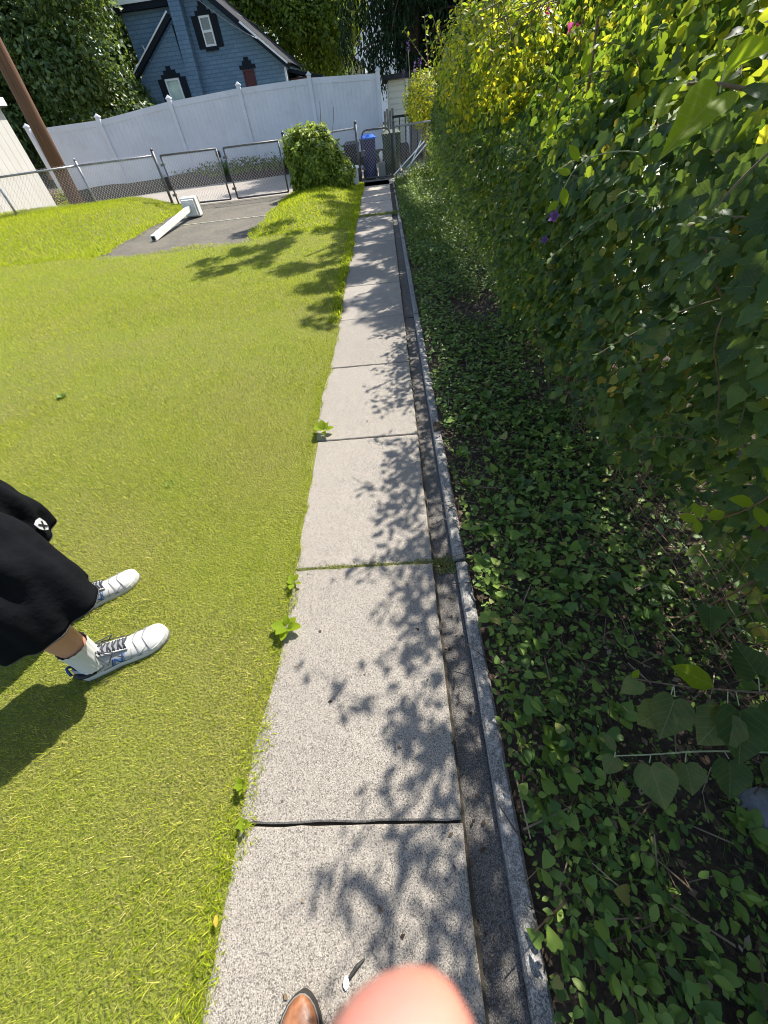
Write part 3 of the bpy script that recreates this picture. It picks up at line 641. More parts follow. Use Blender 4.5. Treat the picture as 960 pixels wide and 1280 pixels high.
A = hedge_leaves(-.9, 2.6, 13000, LOBED, .032, .068); B = hedge_leaves(-.9, 2.6, 4200, OVAL, .03, .055); B2 = hedge_leaves(-.9, 2.6, 2600, MAPLE, .05, .09, zlo=0); SH, st = shoots(.2, 2.6, 16, .04, .08, HEART)
AR, st2 = arching([(y_, random.uniform(.64, .88), random.uniform(2.08, 2.3) - .25 * max(0, y_ - 2.6), 1) for y_ in [.35 + .115 * k_ for k_ in range(34)]] + [(y_, random.uniform(.85, 1.15), random.uniform(2.05, 2.3) - .2 * max(0, y_ - 2.6), 1) for y_ in [.1 + .09 * k_ for k_ in range(44)]], .032, .068, OVAL)
st = st + st2
FSH, st3 = faceshoots(.3, 2.6, 46, .018, .038, OVAL)
sprays = [FSH] + [shrub_leaves((random.gauss(1.15, .11), .2 + .17 * k_ + random.gauss(0, .05), random.uniform(2.08, 2.28) - .12 * max(0, .17 * k_ - 2.4)), (random.uniform(.10, .2),) * 3, 100, OVAL, .035, .065, solid=.2) for k_ in range(24)]  # face shoots, plus unseen leaf clusters added overhead to shade gutter and kerb
vine('vine_mass', 'lobed-leaf vine smothering the fence nearest the camera', 'vine', [A, B, B2, SH, AR] + sprays, M_leafD, tangle(-.6, 2.6, 90) + canes(-.6, 2.6, 10) + [(p_, .003) for p_ in st] + st3, 270, (1.2, .8, 0), mt2=M_leafSun)
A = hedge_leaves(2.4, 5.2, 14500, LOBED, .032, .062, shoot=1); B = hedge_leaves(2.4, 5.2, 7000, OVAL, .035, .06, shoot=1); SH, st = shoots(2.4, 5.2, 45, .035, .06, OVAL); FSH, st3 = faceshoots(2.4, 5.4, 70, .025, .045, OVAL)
vine('honeysuckle_hedge', 'leafy green hedge stretch before the yellow-leaved shrub with a pink bloom on top', 'hedge', [A, B, SH, FSH], M_leafM, st3 + tangle(2.4, 5.2, 60) + canes(2.4, 5.2, 9) + [(p_, .003) for p_ in st], 0, (1.2, 3.8, 0), mt2=M_leafSun, zc2=1.3)
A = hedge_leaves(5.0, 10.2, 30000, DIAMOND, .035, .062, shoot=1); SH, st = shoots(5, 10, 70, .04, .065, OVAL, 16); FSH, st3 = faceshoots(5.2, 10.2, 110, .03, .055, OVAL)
vine('mixed_hedge', 'far stretch of the hedge beyond the yellow-leaved shrub', 'hedge', [A, SH, FSH], M_leafM, st3 + tangle(5, 10, 40) + [(p_, .004) for p_ in st], 0, (1.2, 7.6, 0), mt2=M_leafSun, zc2=1.4)
# yellow shrub poking from the hedge top
ys_sets = []
for (cx, cy, cz, r) in ((1.0, 5.2, 1.55, .42), (1.15, 6.2, 1.7, .5), (1.05, 4.3, 1.6, .32), (1.15, 7.2, 1.75, .45)): ys_sets.append(shrub_leaves((cx, cy, cz), (r, r * 1.1, r * .9), 1500, OVAL, .035, .06))
P_, st = [], []
for _ in range(60):
    cx, cy = rng.normal(1.1, .2), rng.uniform(3.6, 7.8); z0 = rng.uniform(1.45, 1.85); L = rng.uniform(.25, .5); d = Vector((rng.normal(-.15, .25), rng.normal(0, .25), 1))
    pts = [Vector((cx, cy, z0)) + d * L * k / 9 for k in range(10)]; st.append((pts, .004)); P_ += [(p, k) for k, p in enumerate(pts) for _2 in (0, 1)]
pp = np.array([list(p) for p, k in P_]); tips = rnd(len(pp)); tips[:, 2] = .7; ys_sets.append([OVAL, pp, orient(rnd(len(pp), .5) + [0, 0, 1], tips), rng.uniform(.03, .055, len(pp))])
vine('yellow_shrub', 'shrub with sunlit yellow-green leaves rising out of the hedge', 'shrub', ys_sets, M_leafY, st, 0, (1.05, 6, 0))
# shrub past the hedge, rounded bush by the gates
FS = [shrub_leaves((1.32, 16, 1.4), (.6, .6, .58), 4200, DIAMOND, .05, .08), shrub_leaves((1.55, 16, .75), (.35, .4, .4), 900, DIAMOND, .05, .08)]
t = vine('flowering_shrub', 'rounded leafy shrub with pale purple flower spikes beyond the gate', 'shrub', FS, M_leafY, [([(1.3, 16, 0), (1.32, 16, .7), (1.3, 16, 1.3)], .04)], 0, (1.3, 16, 0))
for (x, y, z, L) in ((.9, 15.7, 1.9, .45), (.75, 15.6, 1.6, .25), (1.2, 15.6, 1.9, .15), (1.05, 15.6, 1.85, .12)):
    MB().tube([(x, y, z - .2), (x - .03, y, z + L)], .008, 4).obj('flower_stem', M_stemG, t)
    n = 30; P = np.stack([x - .03 + rng.normal(0, .025, n), y + rng.normal(0, .02, n), z + L + rng.uniform(-.02, .14, n)], 1)
    link('flower', leafmesh('flower', [(DIAMOND, P, orient(rnd(n), rnd(n)), np.full(n, .03))], M_purp), t)
BU = [shrub_leaves((-1.72, 12.75, .62), (.66, .6, .66), 6500, OVAL, .075, .115, solid=.7), shrub_leaves((-1.15, 12.75, .35), (.42, .4, .36), 1500, OVAL, .06, .10), shrub_leaves((-2.15, 12.8, .95), (.28, .3, .3), 900, OVAL, .05, .08)]
BU.append(shrub_leaves((-1.6, 12.7, .4), (.5, .45, .35), 1200, OVAL, .06, .09, solid=.2))
vine('round_bush', 'dense rounded bush standing between the driveway gates and the garden gate', 'bush', BU, M_bush, [([(-1.6, 12.8, 0), (-1.6 + a, 12.8 + b, .8)], .02) for a, b in ((.2, .1), (-.3, 0), (.05, -.2), (-.1, .2))] + [([(-1.45, 12.8, 1.1), (-1.4, 12.8, 1.35), (-1.36, 12.8, 1.62)], .006), ([(-1.2, 12.8, 1.0), (-1.1, 12.8, 1.3), (-1.06, 12.8, 1.5)], .005)], 0, (-1.6, 12.75, 0))
# weeds along the far fence foot, by the gate and the shed
def weedheap(name, label, c, r, n, s, mt, T=DIAMOND): return vine(name, label, 'weeds', [shrub_leaves(c, r, n, T, s * .7, s, solid=.1)], mt, None, 0, (c[0], c[1], 0))
weedheap('weed_clump', 'tangled weeds in front of the wire panel right of the garden gate', (1.0, 13.5, .12), (.55, .5, .22), 1500, .06, M_leafM)
weedheap('weed_clump', 'yellowish weeds climbing at the foot of the utility pole', (-9.3, 14.2, .25), (.35, .4, .45), 900, .07, M_leafY)
weedheap('weed_clump', 'sparse weeds along the fence foot in front of the white shed', (-9.9, 12.9, .2), (1.6, .25, .16), 1500, .06, M_leafM)
weedheap('weed_clump', 'thick vines at the far end of the hedge climbing the side fence', (1.5, 12.0, .45), (.45, 2.2, .75), 5200, .07, M_leafM)
weedheap('weed_clump', 'spiky weeds on the shaded bank behind the right driveway gate', (-5.3, 18.85, .28), (2.6, .3, .3), 2200, .12, M_grassS)
weedheap('weed_clump', 'low weeds on the bank behind the chain-link left of the gates', (-9.5, 18.85, .22), (2.0, .3, .2), 900, .10, M_grassS)

# free-standing branches with big single leaves in front of the hedge
def branch(label, pts, r, leaves, mt, smt=M_stem, T=MULB, name='vine_branch', cat='branch'):
    """leaves: (base, tip, normal)"""
    t = thing(name, label, cat, pts[0])
    b = MB(); sp, sr = smooth_pts(pts, [r * (1 - .5 * i / (len(pts) - 1)) for i in range(len(pts))]); b.tube(sp, sr, 6); b.obj('stem', smt, t, smooth=True)
    for i, q in enumerate(leaves):
        base, tip, nr = q[:3]; m2 = q[3] if len(q) > 3 else mt; T2 = q[4] if len(q) > 4 else T
        base, tip = Vector(base), Vector(tip); d = tip - base; s = d.length; d.normalize(); nr = Vector(nr); nr = (nr - d * nr.dot(d)).normalized(); xx = d.cross(nr)
        o = bpy.data.objects.new('leaf', tmpl(T2, m2)); C.objects.link(o); o.parent = t
        M4 = Matrix((xx, d, nr)).transposed().to_4x4() @ Matrix.Diagonal((s, s, s, 1)); M4.translation = base - Vector(pts[0]); o.matrix_local = M4
        # petiole to the nearest point of the stem
        best = min(((Vector(pts[k]).lerp(Vector(pts[k + 1]), u / 8) - base).length, k, u) for k in range(len(pts) - 1) for u in range(9))
        if best[0] > .008: MB().tube([Vector(pts[best[1]]).lerp(Vector(pts[best[1] + 1]), best[2] / 8), base], .0014, 5).obj('petiole', M_stemG, t)
    return t
branch('smooth grey twig with three big lime-green backlit leaves at the top right', [(1.05, 1.19, 1.41), (.866, 1.201, 1.436), (.806, 1.206, 1.444), (.73, 1.218, 1.462), (.669, 1.218, 1.466)], .0055,
       [((.668, 1.223, 1.471), (.591, 1.177, 1.43), (.55, .45, .75), M_leafL, MULBN), ((.735, 1.200, 1.447), (.607, 1.10, 1.385), (.6, .2, .75), M_leafL, MULBN), ((.751, 1.241, 1.481), (.855, 1.27, 1.512), (.2, .75, .6), M_leafL, MULBN),
        ((.80, 1.21, 1.44), (.79, 1.14, 1.42), (-.3, -.3, .9), M_leafB, OVAL), ((.78, 1.21, 1.45), (.84, 1.16, 1.43), (-.3, -.3, .9), M_leafB, OVAL)], M_leafL, M_stem)
branch('reddish twig with paired pale oval leaves in front of the wire mesh', [(1.0, .63, .84), (.86, .601, .827), (.803, .571, .804), (.727, .55, .791), (.667, .548, .794)], .0022,
       [((.667, .548, .794), (.628, .56, .80), (-.2, -.5, .9)), ((.667, .548, .794), (.652, .515, .785), (-.2, -.5, .9)), ((.672, .55, .796), (.668, .585, .815), (-.2, -.5, .9)), ((.69, .55, .793), (.735, .565, .80), (-.2, -.4, .9)),
        ((.80, .575, .806), (.745, .585, .82), (-.2, -.4, .9)), ((.80, .57, .804), (.80, .52, .79), (-.2, -.5, .8)), ((.86, .60, .83), (.83, .64, .86), (-.3, -.4, .9)), ((.87, .60, .83), (.90, .64, .86), (-.3, -.4, .9))], M_leafL, M_stemR, OVAL)
branch('upper of two grape twigs with spotted hanging leaves at the right edge', [(1.25, .29, .31), (.986, .292, .335), (.814, .303, .359), (.707, .311, .374), (.579, .328, .40)], .0035,
       [((.60, .325, .395), (.553, .30, .365), (-.2, -.5, .9), M_leafOld), ((.579, .328, .4), (.60, .345, .415), (-.2, -.3, .9), M_leafL, OVAL), ((.69, .29, .36), (.64, .20, .30), (-.2, -.5, .85), M_leafOld), ((.67, .27, .34), (.61, .24, .26), (-.4, -.5, .75), M_leafOld, LOBED),
        ((.80, .31, .365), (.70, .355, .40), (-.2, -.3, .95), M_leafL, OVAL), ((.86, .27, .33), (.84, .14, .25), (-.15, -.5, .85), M_leafB, LOBED), ((.83, .26, .32), (.76, .19, .24), (-.3, -.4, .85), M_leafOld, LOBED), ((.95, .28, .33), (.97, .17, .26), (-.1, -.5, .85), M_leafB, LOBED),
        ((.93, .33, .36), (.90, .42, .40), (-.3, -.3, .9), M_leafB, LOBED)], M_leafOld, M_stem)
branch('lower of two grape twigs with spotted hanging leaves at the right edge', [(1.25, .17, .14), (1.024, .183, .166), (.799, .19, .191), (.662, .183, .195), (.544, .181, .203)], .0032,
       [((.544, .181, .203), (.515, .14, .17), (-.2, -.5, .9), M_leafOld), ((.55, .19, .205), (.53, .235, .225), (-.2, -.3, .9), M_leafOld, OVAL), ((.64, .165, .185), (.66, .06, .13), (-.3, -.5, .8), M_leafOld), ((.74, .165, .18), (.75, .09, .13), (-.2, -.5, .85), M_leafOld),
        ((.86, .17, .18), (.85, .08, .12), (-.2, -.5, .85), M_leafB), ((.95, .20, .19), (.97, .29, .22), (-.2, -.4, .85), M_leafB, LOBED), ((1.0, .17, .17), (.98, .06, .12), (-.2, -.5, .85), M_leafOld, LOBED)], M_leafOld, M_stemG)
branch('bare brown cane slanting up through the vine leaves', [(1.3, .72, .43), (1.077, .608, .343), (.97, .571, .318), (.89, .542, .299), (.84, .52, .27)], .004, [((.95, .56, .33), (.93, .48, .30), (-.2, -.5, .85), M_leafB, LOBED)], M_leafB, M_stemR)
branch('curved pale shoot reaching out of the hedge with small bright leaves', [(1.0, 1.95, 1.28), (.86, 1.93, 1.30), (.74, 1.92, 1.28), (.70, 1.92, 1.2), (.69, 1.925, 1.14)], .0025,
       [((.74, 1.92, 1.28), (.70, 1.94, 1.33), (0, -.8, .5)), ((.72, 1.92, 1.25), (.67, 1.92, 1.26), (0, -.8, .5)), ((.70, 1.92, 1.21), (.72, 1.90, 1.15), (-.1, -.8, .5)), ((.695, 1.92, 1.17), (.65, 1.9, 1.14), (0, -.6, .8))], M_leafL, M_stemG, OVAL)
branch('thin shoot with lime leaves against the dark upper hedge', [(1.05, 2.6, 1.5), (.93, 2.55, 1.5), (.84, 2.5, 1.44), (.80, 2.5, 1.36)], .003,
       [((.93, 2.55, 1.5), (.90, 2.53, 1.58), (0, -.8, .4)), ((.88, 2.53, 1.46), (.82, 2.5, 1.50), (0, -.8, .4)), ((.84, 2.5, 1.43), (.79, 2.48, 1.45), (0, -.8, .4)), ((.81, 2.5, 1.39), (.79, 2.5, 1.31), (0, -.8, .5)), ((.80, 2.5, 1.36), (.74, 2.48, 1.36), (0, -.6, .8))], M_leafL, M_stemG, OVAL)
def lone_leaf(label, p, s, mt, T, nr=(-.5, -.6, .6), tip=(-.8, 0, -.4)):
    Rm = orient(np.array([nr], float), np.array([tip], float))[0]
    V = (Rm @ (T[0] * s).T).T
    tag(link('fallen_leaf', mesh('fallen_leaf', V, T[1], mt, True), None, p), label, 'leaf')
lone_leaf('large yellow leaf caught in the vine near the right edge', (.965, 1.19, 1.225), .075, M_leafYel, OVAL)
lone_leaf('spotted olive-yellow leaf hanging in the middle of the vine', (.95, 1.32, .90), .13, M_leafOld, OVAL, (-.6, -.5, .4), (-.35, 0, -.9))
lone_leaf('small orange leaf just under a spotted olive leaf', (.925, 1.272, .82), .035, M_leafYel, OVAL)
lone_leaf('small yellow oval leaf low in the middle of the vine', (.885, 1.368, .645), .04, M_leafYel, OVAL)
lone_leaf('dry orange-brown leaf lying on the grass edge beside the nearest slab', (-.60, -.14, .035), .026, M_leafYel, OVAL, (0, 0, 1), (.3, -1, 0))
def bloom(label, p, s, mt, nm='flower', k=5):
    P = np.tile(np.array([[0, 0, 0.]]), (k, 1)); a = np.arange(k) * 2 * np.pi / k
    tip = np.stack([np.cos(a), -.3 + 0 * a, np.sin(a)], 1); nr = np.stack([.3 * np.cos(a), -1 + 0 * a, .3 * np.sin(a)], 1)
    tag(link(nm, leafmesh(nm, [(HEART, P, orient(nr, tip), np.full(k, s))], mt), None, p), label, 'flower')
bloom('bright pink bloom standing on top of the hedge', (1.32, 4.0, 1.70), .06, M_pink); bloom('small pink bud above the yellow-leaved shrub', (1.35, 4.8, 1.85), .04, M_pink)
bloom('purple bloom at the end of a pale shoot in mid hedge', (.69, 1.92, 1.12), .026, M_purp); bloom('tiny purple bloom low in the shaded hedge', (.82, 2.35, .94), .022, M_purp)

# side fence inside the hedge: square rusty mesh and posts
t = thing('wire_mesh_fence', 'rusty square wire fence swallowed by the vines', 'fence', (1.24, 0, 0))
b = MB()
for y in np.arange(.2, 2.3, .052):
    b.tube([(1.10 + .015 * math.sin(y * 9 + k) , y + .010 * math.sin(k * 2.2 + y * 7), .01 + k * .1) for k in range(9)], .0017, 4, False)
for z in np.arange(.03, .85, .052):
    b.tube([(1.10 + .015 * math.sin((.2 + k * .1) * 9 + z), .2 + k * .1, z + .008 * math.sin(k * 1.7 + z * 20)) for k in range(22)], .0017, 4, False)
o = b.obj('wire_mesh', M_rust, t); o['kind'] = 'stuff'
for y in (-.6, 1.9, 4.3, 6.8, 9.2, 11.6): MB().tube([(1.34, y, -.05), (1.34, y, 1.25)], .025, 8).obj('post', M_galvD, t)
MB().tube([(1.34, -.8, 1.22), (1.34, 13.9, 1.22)], .018, 6).obj('top_rail', M_galvD, t)

# ------------------------------------------------------------------ chain link fence and gates
def chain(name_parent, p, q, z0, z1, pitch=.075, wr=.0048, mt=M_wire):
    p, q = Vector(p), Vector(q); L = (q - p).length; u = (q - p) / L; H = z1 - z0; b = MB(); nrm = Vector((-u.y, u.x, 0)) * wr * .5
    for s in (1, -1):
        a = -H
        while a < L + H:
            x0, x1 = a, a + H; t0, t1 = 0.0, 1.0
            if x0 < 0: t0 = -x0 / H
            if x1 > L: t1 = (L - x0) / H
            if t1 - t0 > .02:
                A_ = p + u * (x0 + H * t0); B_ = p + u * (x0 + H * t1); za, zb = z0 + H * t0, z0 + H * t1
                if s < 0: za, zb = z1 - H * t0, z1 - H * t1
                A_ = Vector((A_.x, A_.y, za)) + nrm * s; B_ = Vector((B_.x, B_.y, zb)) + nrm * s
                b.tube([A_, B_], wr * .5, 3, False)
            a += pitch * 1.0
    o = b.obj('wire_mesh', mt, name_parent); o['kind'] = 'stuff'; return o
PY = {}
fence_pts = [(-13.6, 11.2), (-9.75, 12.5), (-7.98, 13.3), (-5.92, 13.36)]
t = thing('chain_link_fence', 'galvanised chain-link fence left of the driveway gates by the white shed', 'fence', (-7.98, 13.3, 0))
for i, (x, y) in enumerate(fence_pts[:-1]):
    b = MB(); b.tube([(x, y, -.05), (x, y, 1.17)], .03, 8); b.tube([(x, y, 1.17), (x, y, 1.22)], [.036, .012], 8); b.obj('post', M_galv, t, smooth=True)
for (a, c) in zip(fence_pts[:-1], fence_pts[1:]):
    MB().tube([(a[0], a[1], 1.07), (c[0], c[1], 1.07)], .021, 8).obj('top_rail', M_galv, t, smooth=True)
    chain(t, (a[0], a[1], 0), (c[0], c[1], 0), .03, 1.12)
def gate(label, x0, y0, x1, y1, h, arch=False, dark=True):
    t = thing('gate', label, 'gate', (x0, y0, 0)); mm = M_galvD if dark else M_galv
    if not arch:
        for nm, a, c in (('frame_rail', (x0, y0, h), (x1, y1, h)), ('frame_rail', (x0, y0, .07), (x1, y1, .07)), ('frame_post', (x0, y0, .07), (x0, y0, h)), ('frame_post', (x1, y1, .07), (x1, y1, h))):
            MB().tube([a, c], .021, 8).obj(nm, mm, t, smooth=True)
    else:
        r = .13; dx = x1 - x0; pts = [(x0, y0, .07), (x0, y0, h - r)] + [(x0 + r * (1 - math.cos(a)), y0, h - r + r * math.sin(a)) for a in (.4, .8, 1.2, 1.57)] + [(x1 - r * (1 - math.cos(a)), y1, h - r + r * math.sin(a)) for a in (1.57, 1.2, .8, .4)] + [(x1, y1, h - r), (x1, y1, .07)]
        MB().tube(pts, .021, 8).obj('arched_frame', mm, t, smooth=True)
        MB().tube([(x0, y0, .07), (x1, y1, .07)], .02, 8).obj('frame_rail', mm, t, smooth=True)
        MB().box((x0 - .06, y0 - .05, .52), (x0 + .05, y0 + .03, .64)).obj('latch', mm, t, bevel=.01)
    chain(t, (x0, y0, 0), (x1, y1, 0), .08, h, .075)
    for z in (.25, h - .2): MB().box((x0 - .07, y0 - .03, z), (x0 + .03, y0 + .03, z + .05)).obj('hinge', mm, t)
    return t
gate('left leaf of the wide chain-link driveway gate', -5.74, 13.33, -4.22, 13.22, 1.06); gate('right leaf of the wide chain-link driveway gate beside the bush', -4.02, 13.2, -2.62, 13.3, 1.06)
def post(label, x, y, h, mt=M_galvD, r=.035): t = MB(); t.tube([(x, y, -.05), (x, y, h)], r, 10); t.tube([(x, y, h), (x, y, h + .05)], [r * 1.2, r * .4], 10); o = t.obj('gate_post', mt, None, True); tag(o, label, 'post')
post('left post of the driveway gates at the end of the chain-link fence', -5.92, 13.36, 1.17); post('right post of the driveway gates touching the bush', -2.47, 13.33, 1.17)
post('left post of the small garden gate behind the bucket', -.66, 14.1, 1.17); post('right post of the small garden gate beside the leaning sticks', .34, 14.1, 1.1)
gate('small garden gate with a rounded top at the end of the path', -.52, 14.1, .24, 14.1, 1.02, True)
t = thing('fence_panel', 'short chain-link fence piece between the bush and the garden gate', 'fence', (-1.4, 14.0, 0)); MB().tube([(-2.3, 13.7, 1.06), (-.68, 14.1, 1.08)], .02, 8).obj('top_rail', M_galv, t); chain(t, (-2.3, 13.7, 0), (-.68, 14.1, 0), .05, 1.06)
t = thing('fence_panel', 'chain-link panel right of the garden gate with sticks leaning on it', 'fence', (.9, 14.1, 0)); MB().tube([(.36, 14.1, 1.02), (1.6, 14.1, 1.04)], .02, 8).obj('top_rail', M_galv, t); chain(t, (.36, 14.1, 0), (1.6, 14.1, 0), .05, 1.02, .075)
MB().box((1.5, 14.0, 0), (1.62, 14.15, 1.15)).obj('post', mat('red_brown_wood', (.20, .11, .08), .9), t)
for i, (a, c, r) in enumerate((((.28, 13.6, .12), (1.15, 14.02, .68), .014), ((.45, 13.65, .08), (1.2, 14.0, .62), .013), ((.62, 13.6, .1), (1.05, 13.98, .7), .011))):
    tag(MB().tube([a, c], r, 8).obj('stick', M_wtrim), ('longest white stick leaning on the wire panel', 'middle white stick leaning on the wire panel', 'shortest steep white stick leaning on the wire panel')[i], 'stick')

# ------------------------------------------------------------------ white vinyl fence
P0 = [(.03, 19.5, 2.20), (-2.32, 19.5, 2.30), (-4.76, 19.35, 2.28), (-7.2, 19.15, 2.19), (-9.5, 18.35, 1.97), (-11.75, 17.9, 1.95)]
t = thing('privacy_fence', 'tall white vinyl privacy fence across the alley', 'fence', (-4.76, 19.35, .25))
for i, (x, y, h) in enumerate(P0):
    b = MB(); b.box((x - .065, y - .065, .05), (x + .065, y + .065, h)); b.obj('post', M_vinyl, t)
    c = MB(); c.box((x - .085, y - .085, h), (x + .085, y + .085, h + .03)); c.add([(x - .07, y - .07, h + .03), (x + .07, y - .07, h + .03), (x + .07, y + .07, h + .03), (x - .07, y + .07, h + .03), (x, y, h + .10)], [[0, 1, 4], [1, 2, 4], [2, 3, 4], [3, 0, 4]]); c.obj('post_cap', M_vinyl, t)
for (a, c) in zip(P0[:-1], P0[1:]):
    A_, B_ = Vector((a[0], a[1], 0)), Vector((c[0], c[1], 0)); u = (B_ - A_).normalized(); L = (B_ - A_).length; A_ = A_ + u * .06; B_ = B_ - u * .06
    ha, hc = a[2] - .06, c[2] - .06
    for nm, d, hh in (('top_rail', .0, .14), ('bottom_rail', None, .14)):
        za, zc = (ha - .07, hc - .07) if nm == 'top_rail' else (.36, .36)
        MB().beam((A_.x, A_.y, za), (B_.x, B_.y, zc), .05, hh).obj(nm, M_vinyl, t)
    n = 15
    for k in range(n):
        p = A_.lerp(B_, k / n) + u * .002; q = A_.lerp(B_, (k + 1) / n) - u * .001; nn = Vector((-u.y, u.x, 0)) * .01
        z0, z1 = .30, ha - .10 + (hc - ha) * (k + .5) / n
        V = [p - nn, q - nn, q + nn, p + nn]; V = [(v.x, v.y, z0) for v in V] + [(v.x, v.y, z1) for v in V]
        b = MB().add(V, [[3, 2, 1, 0], [4, 5, 6, 7], [0, 1, 5, 4], [1, 2, 6, 5], [2, 3, 7, 6], [3, 0, 4, 7]]); b.obj('board', M_vinyl, t)
    MB().beam((A_.x, A_.y + .012, 1.1), (B_.x, B_.y + .012, 1.1), .002, 1.5).obj('backing', M_vinyl, t)
tag(MB().box((-6.18, 19.16, .62), (-6.02, 19.21, .80)).obj('vent_cover', M_black, bevel=.02), 'small black box on the white fence behind the driveway gate', 'vent')

# shed on the left: board-and-batten white wall facing the lawn
t = thing('shed', 'white board-walled shed behind the chain-link fence at the left edge', 'shed', (-12.6, 13, 0))
MB().box((-14.2, 9.6, -.05), (-11.42, 16.65, 2.38)).obj('wall', M_metalw, t)
for k in range(23):
    y0 = 9.62 + k * .305; MB().box((-11.42, y0, .0), (-11.395, y0 + .293, 2.38)).obj('board', M_metalw, t)
MB().box((-14.3, 9.5, 2.38), (-11.30, 16.8, 2.44)).obj('roof', M_galvD, t); MB().box((-11.30, 9.5, 2.41), (-11.26, 16.82, 2.58)).obj('fascia', M_wtrim, t)
# utility pole
t = thing('utility_pole', 'brown wooden utility pole leaning beside the white shed', 'pole', (-8.95, 14.05, 0))
pz = [Vector((-9.05, 14.1, .0)) + Vector((.045, .0, 1)) * z for z in (0, 2, 4, 6, 8.5)]
MB().tube(pz, [.19, .175, .165, .155, .14], 16).obj('shaft', M_pole, t, smooth=True)

# ------------------------------------------------------------------ blue house
H = 30.0
t = thing('blue_house', 'blue painted brick house with black shutters and trim behind the white fence', 'house', (-8.5, 30, 0))
b = MB(); b.prism([(-12.15, -.2), (-4.78, -.2), (-4.78, 3.25), (-8.9, 6.25), (-9.0, 6.4), (-9.3, 6.4), (-9.45, 5.62), (-12.15, 5.62)], H, H + 8); b.obj('wall', M_blue, t)
b = MB(); b.prism([(-12.2, -.2), (-9.72, -.2), (-9.72, 4.85), (-12.2, 3.3)], H - .5, H - .004); b.obj('wing_wall', M_blue, t)
b = MB(); b.prism([(-9.80, -.2), (-9.24, -.2), (-9.18, 2.5), (-8.98, 5.6), (-8.98, 7.6), (-9.52, 7.6), (-9.52, 5.6), (-9.76, 2.5)], H - .62, H + .2); b.obj('chimney', M_blue, t)
b = MB(); b.beam((-8.95, H - .35, 6.42), (-4.45, H - .35, 3.12), .7, .20); b.obj('rake_board', M_dark, t)
b = MB(); b.beam((-6.4, H - .72, 4.62), (-4.45, H - .72, 3.19), .03, .07); b.obj('rake_edge', M_wtrim, t)
b = MB(); b.beam((-12.35, H - .65, 3.38), (-9.65, H - .65, 5.08), .3, .17); b.obj('rake_board', M_dark, t)
b = MB(); b.beam((-12.35, H - .82, 3.50), (-9.65, H - .82, 5.20), .03, .05); b.obj('rake_edge', M_wtrim, t)
b = MB(); b.box((-12.45, H - .30, 5.62), (-9.45, H + .3, 5.80)); b.obj('eave_board', M_wtrim, t)
b = MB(); b.box((-12.35, H - .25, 5.42), (-9.45, H - .003, 5.60)); b.obj('painted_eave_shadow', M_dark, t)  # dark strip stands in for the shadow under the eave
b = MB(); b.add([(-4.55, H - .4, 3.30), (-4.55, H + 8, 3.30), (-9, H + 8, 6.55), (-9, H - .4, 6.55)], [[0, 1, 2, 3]]).add([(-12.4, H - .3, 5.82), (-12.4, H + 8, 5.82), (-9.4, H + 8, 7.6), (-9.4, H - .3, 5.9)], [[0, 1, 2, 3]]); b.obj('roof', M_roof, t)
MB().beam((-4.72, H - .1, 0), (-4.72, H - .1, 3.1), .09, .09, up=(0, 1, 0)).obj('downpipe', M_wtrim, t)
MB().tube([(-11.5, H - .1, 3.9), (-11.62, H - .1, 4.4)], .03, 6).obj('vent_pipe', M_wtrim, t)
def window(x0, x1, z0, z1, y, glass, frame=M_wtrim, shut=True, two=False):
    f = MB(); w_ = .07
    for a, c in (((x0, z0), (x1, z0 + w_)), ((x0, z1 - w_), (x1, z1)), ((x0, z0 + w_), (x0 + w_, z1 - w_)), ((x1 - w_, z0 + w_), (x1, z1 - w_))): f.box((a[0], y - .07, a[1]), (c[0], y - .005, c[1]))
    if two: zc = (z0 + z1) / 2; f.box((x0 + w_, y - .065, zc - .04), (x1 - w_, y - .006, zc + .04))
    fo = f.obj('window', frame, t); MB().box((x0 + w_, y - .03, z0 + w_), (x1 - w_, y - .01, z1 - w_)).obj('pane', glass, fo)
    if shut:
        for a, c in ((x0 - .36, x0 - .02), (x1 + .02, x1 + .36)):
            MB().box((a, y - .05, z0 - .05), (c, y - .004, z1 + .02)).obj('shutter', M_dark, t)
    k = MB(); 
    for i, hw in enumerate(((x1 - x0) / 2 + .12, (x1 - x0) / 2 - .06, .12)): k.box(((x0 + x1) / 2 - hw, y - .06, z1 + .02 + i * .13), ((x0 + x1) / 2 + hw, y - .003, z1 + .15 + i * .13))
    k.obj('lintel', M_dark, t)
    MB().box((x0 - .05, y - .12, z0 - .13), (x1 + .05, y - .004, z0 - .01)).obj('sill', M_dark, t)
window(-8.47, -7.93, 4.08, 5.02, H, M_glassD, two=True); window(-10.95, -10.2, 2.25, 3.22, H - .5, M_glassB); window(-6.95, -6.36, 2.3, 3.2, H, M_maroon, M_maroon, False)
# annexe and other distant buildings
t = thing('annexe', 'low dark maroon lean-to at the right corner of the blue house', 'building', (-4, 31, 0)); MB().box((-4.7, 31, -.1), (-3.1, 35, 2.75)).obj('wall', M_maroon, t); b = MB(); b.prism([(-4.7, 2.95), (-4.7, 3.1), (-2.9, 2.7), (-2.9, 2.58)], 30.8, 35.2); b.obj('roof', M_dark, t)
t = thing('white_house', 'white gabled house glimpsed under the conifer beyond the fence', 'house', (-2.6, 45, 0))
b = MB(); b.prism([(-5.2, -.1), (-.9, -.1), (-.9, 3.4), (-2.9, 4.5), (-5.2, 3.4)], 45, 52); b.obj('wall', M_wtrim, t)
b = MB(); b.beam((-.6, 44.8, 3.2), (-2.9, 44.8, 4.6), .5, .12); b.beam((-2.9, 44.8, 4.6), (-5.6, 44.8, 3.2), .5, .12); b.obj('roof', M_greyw, t)
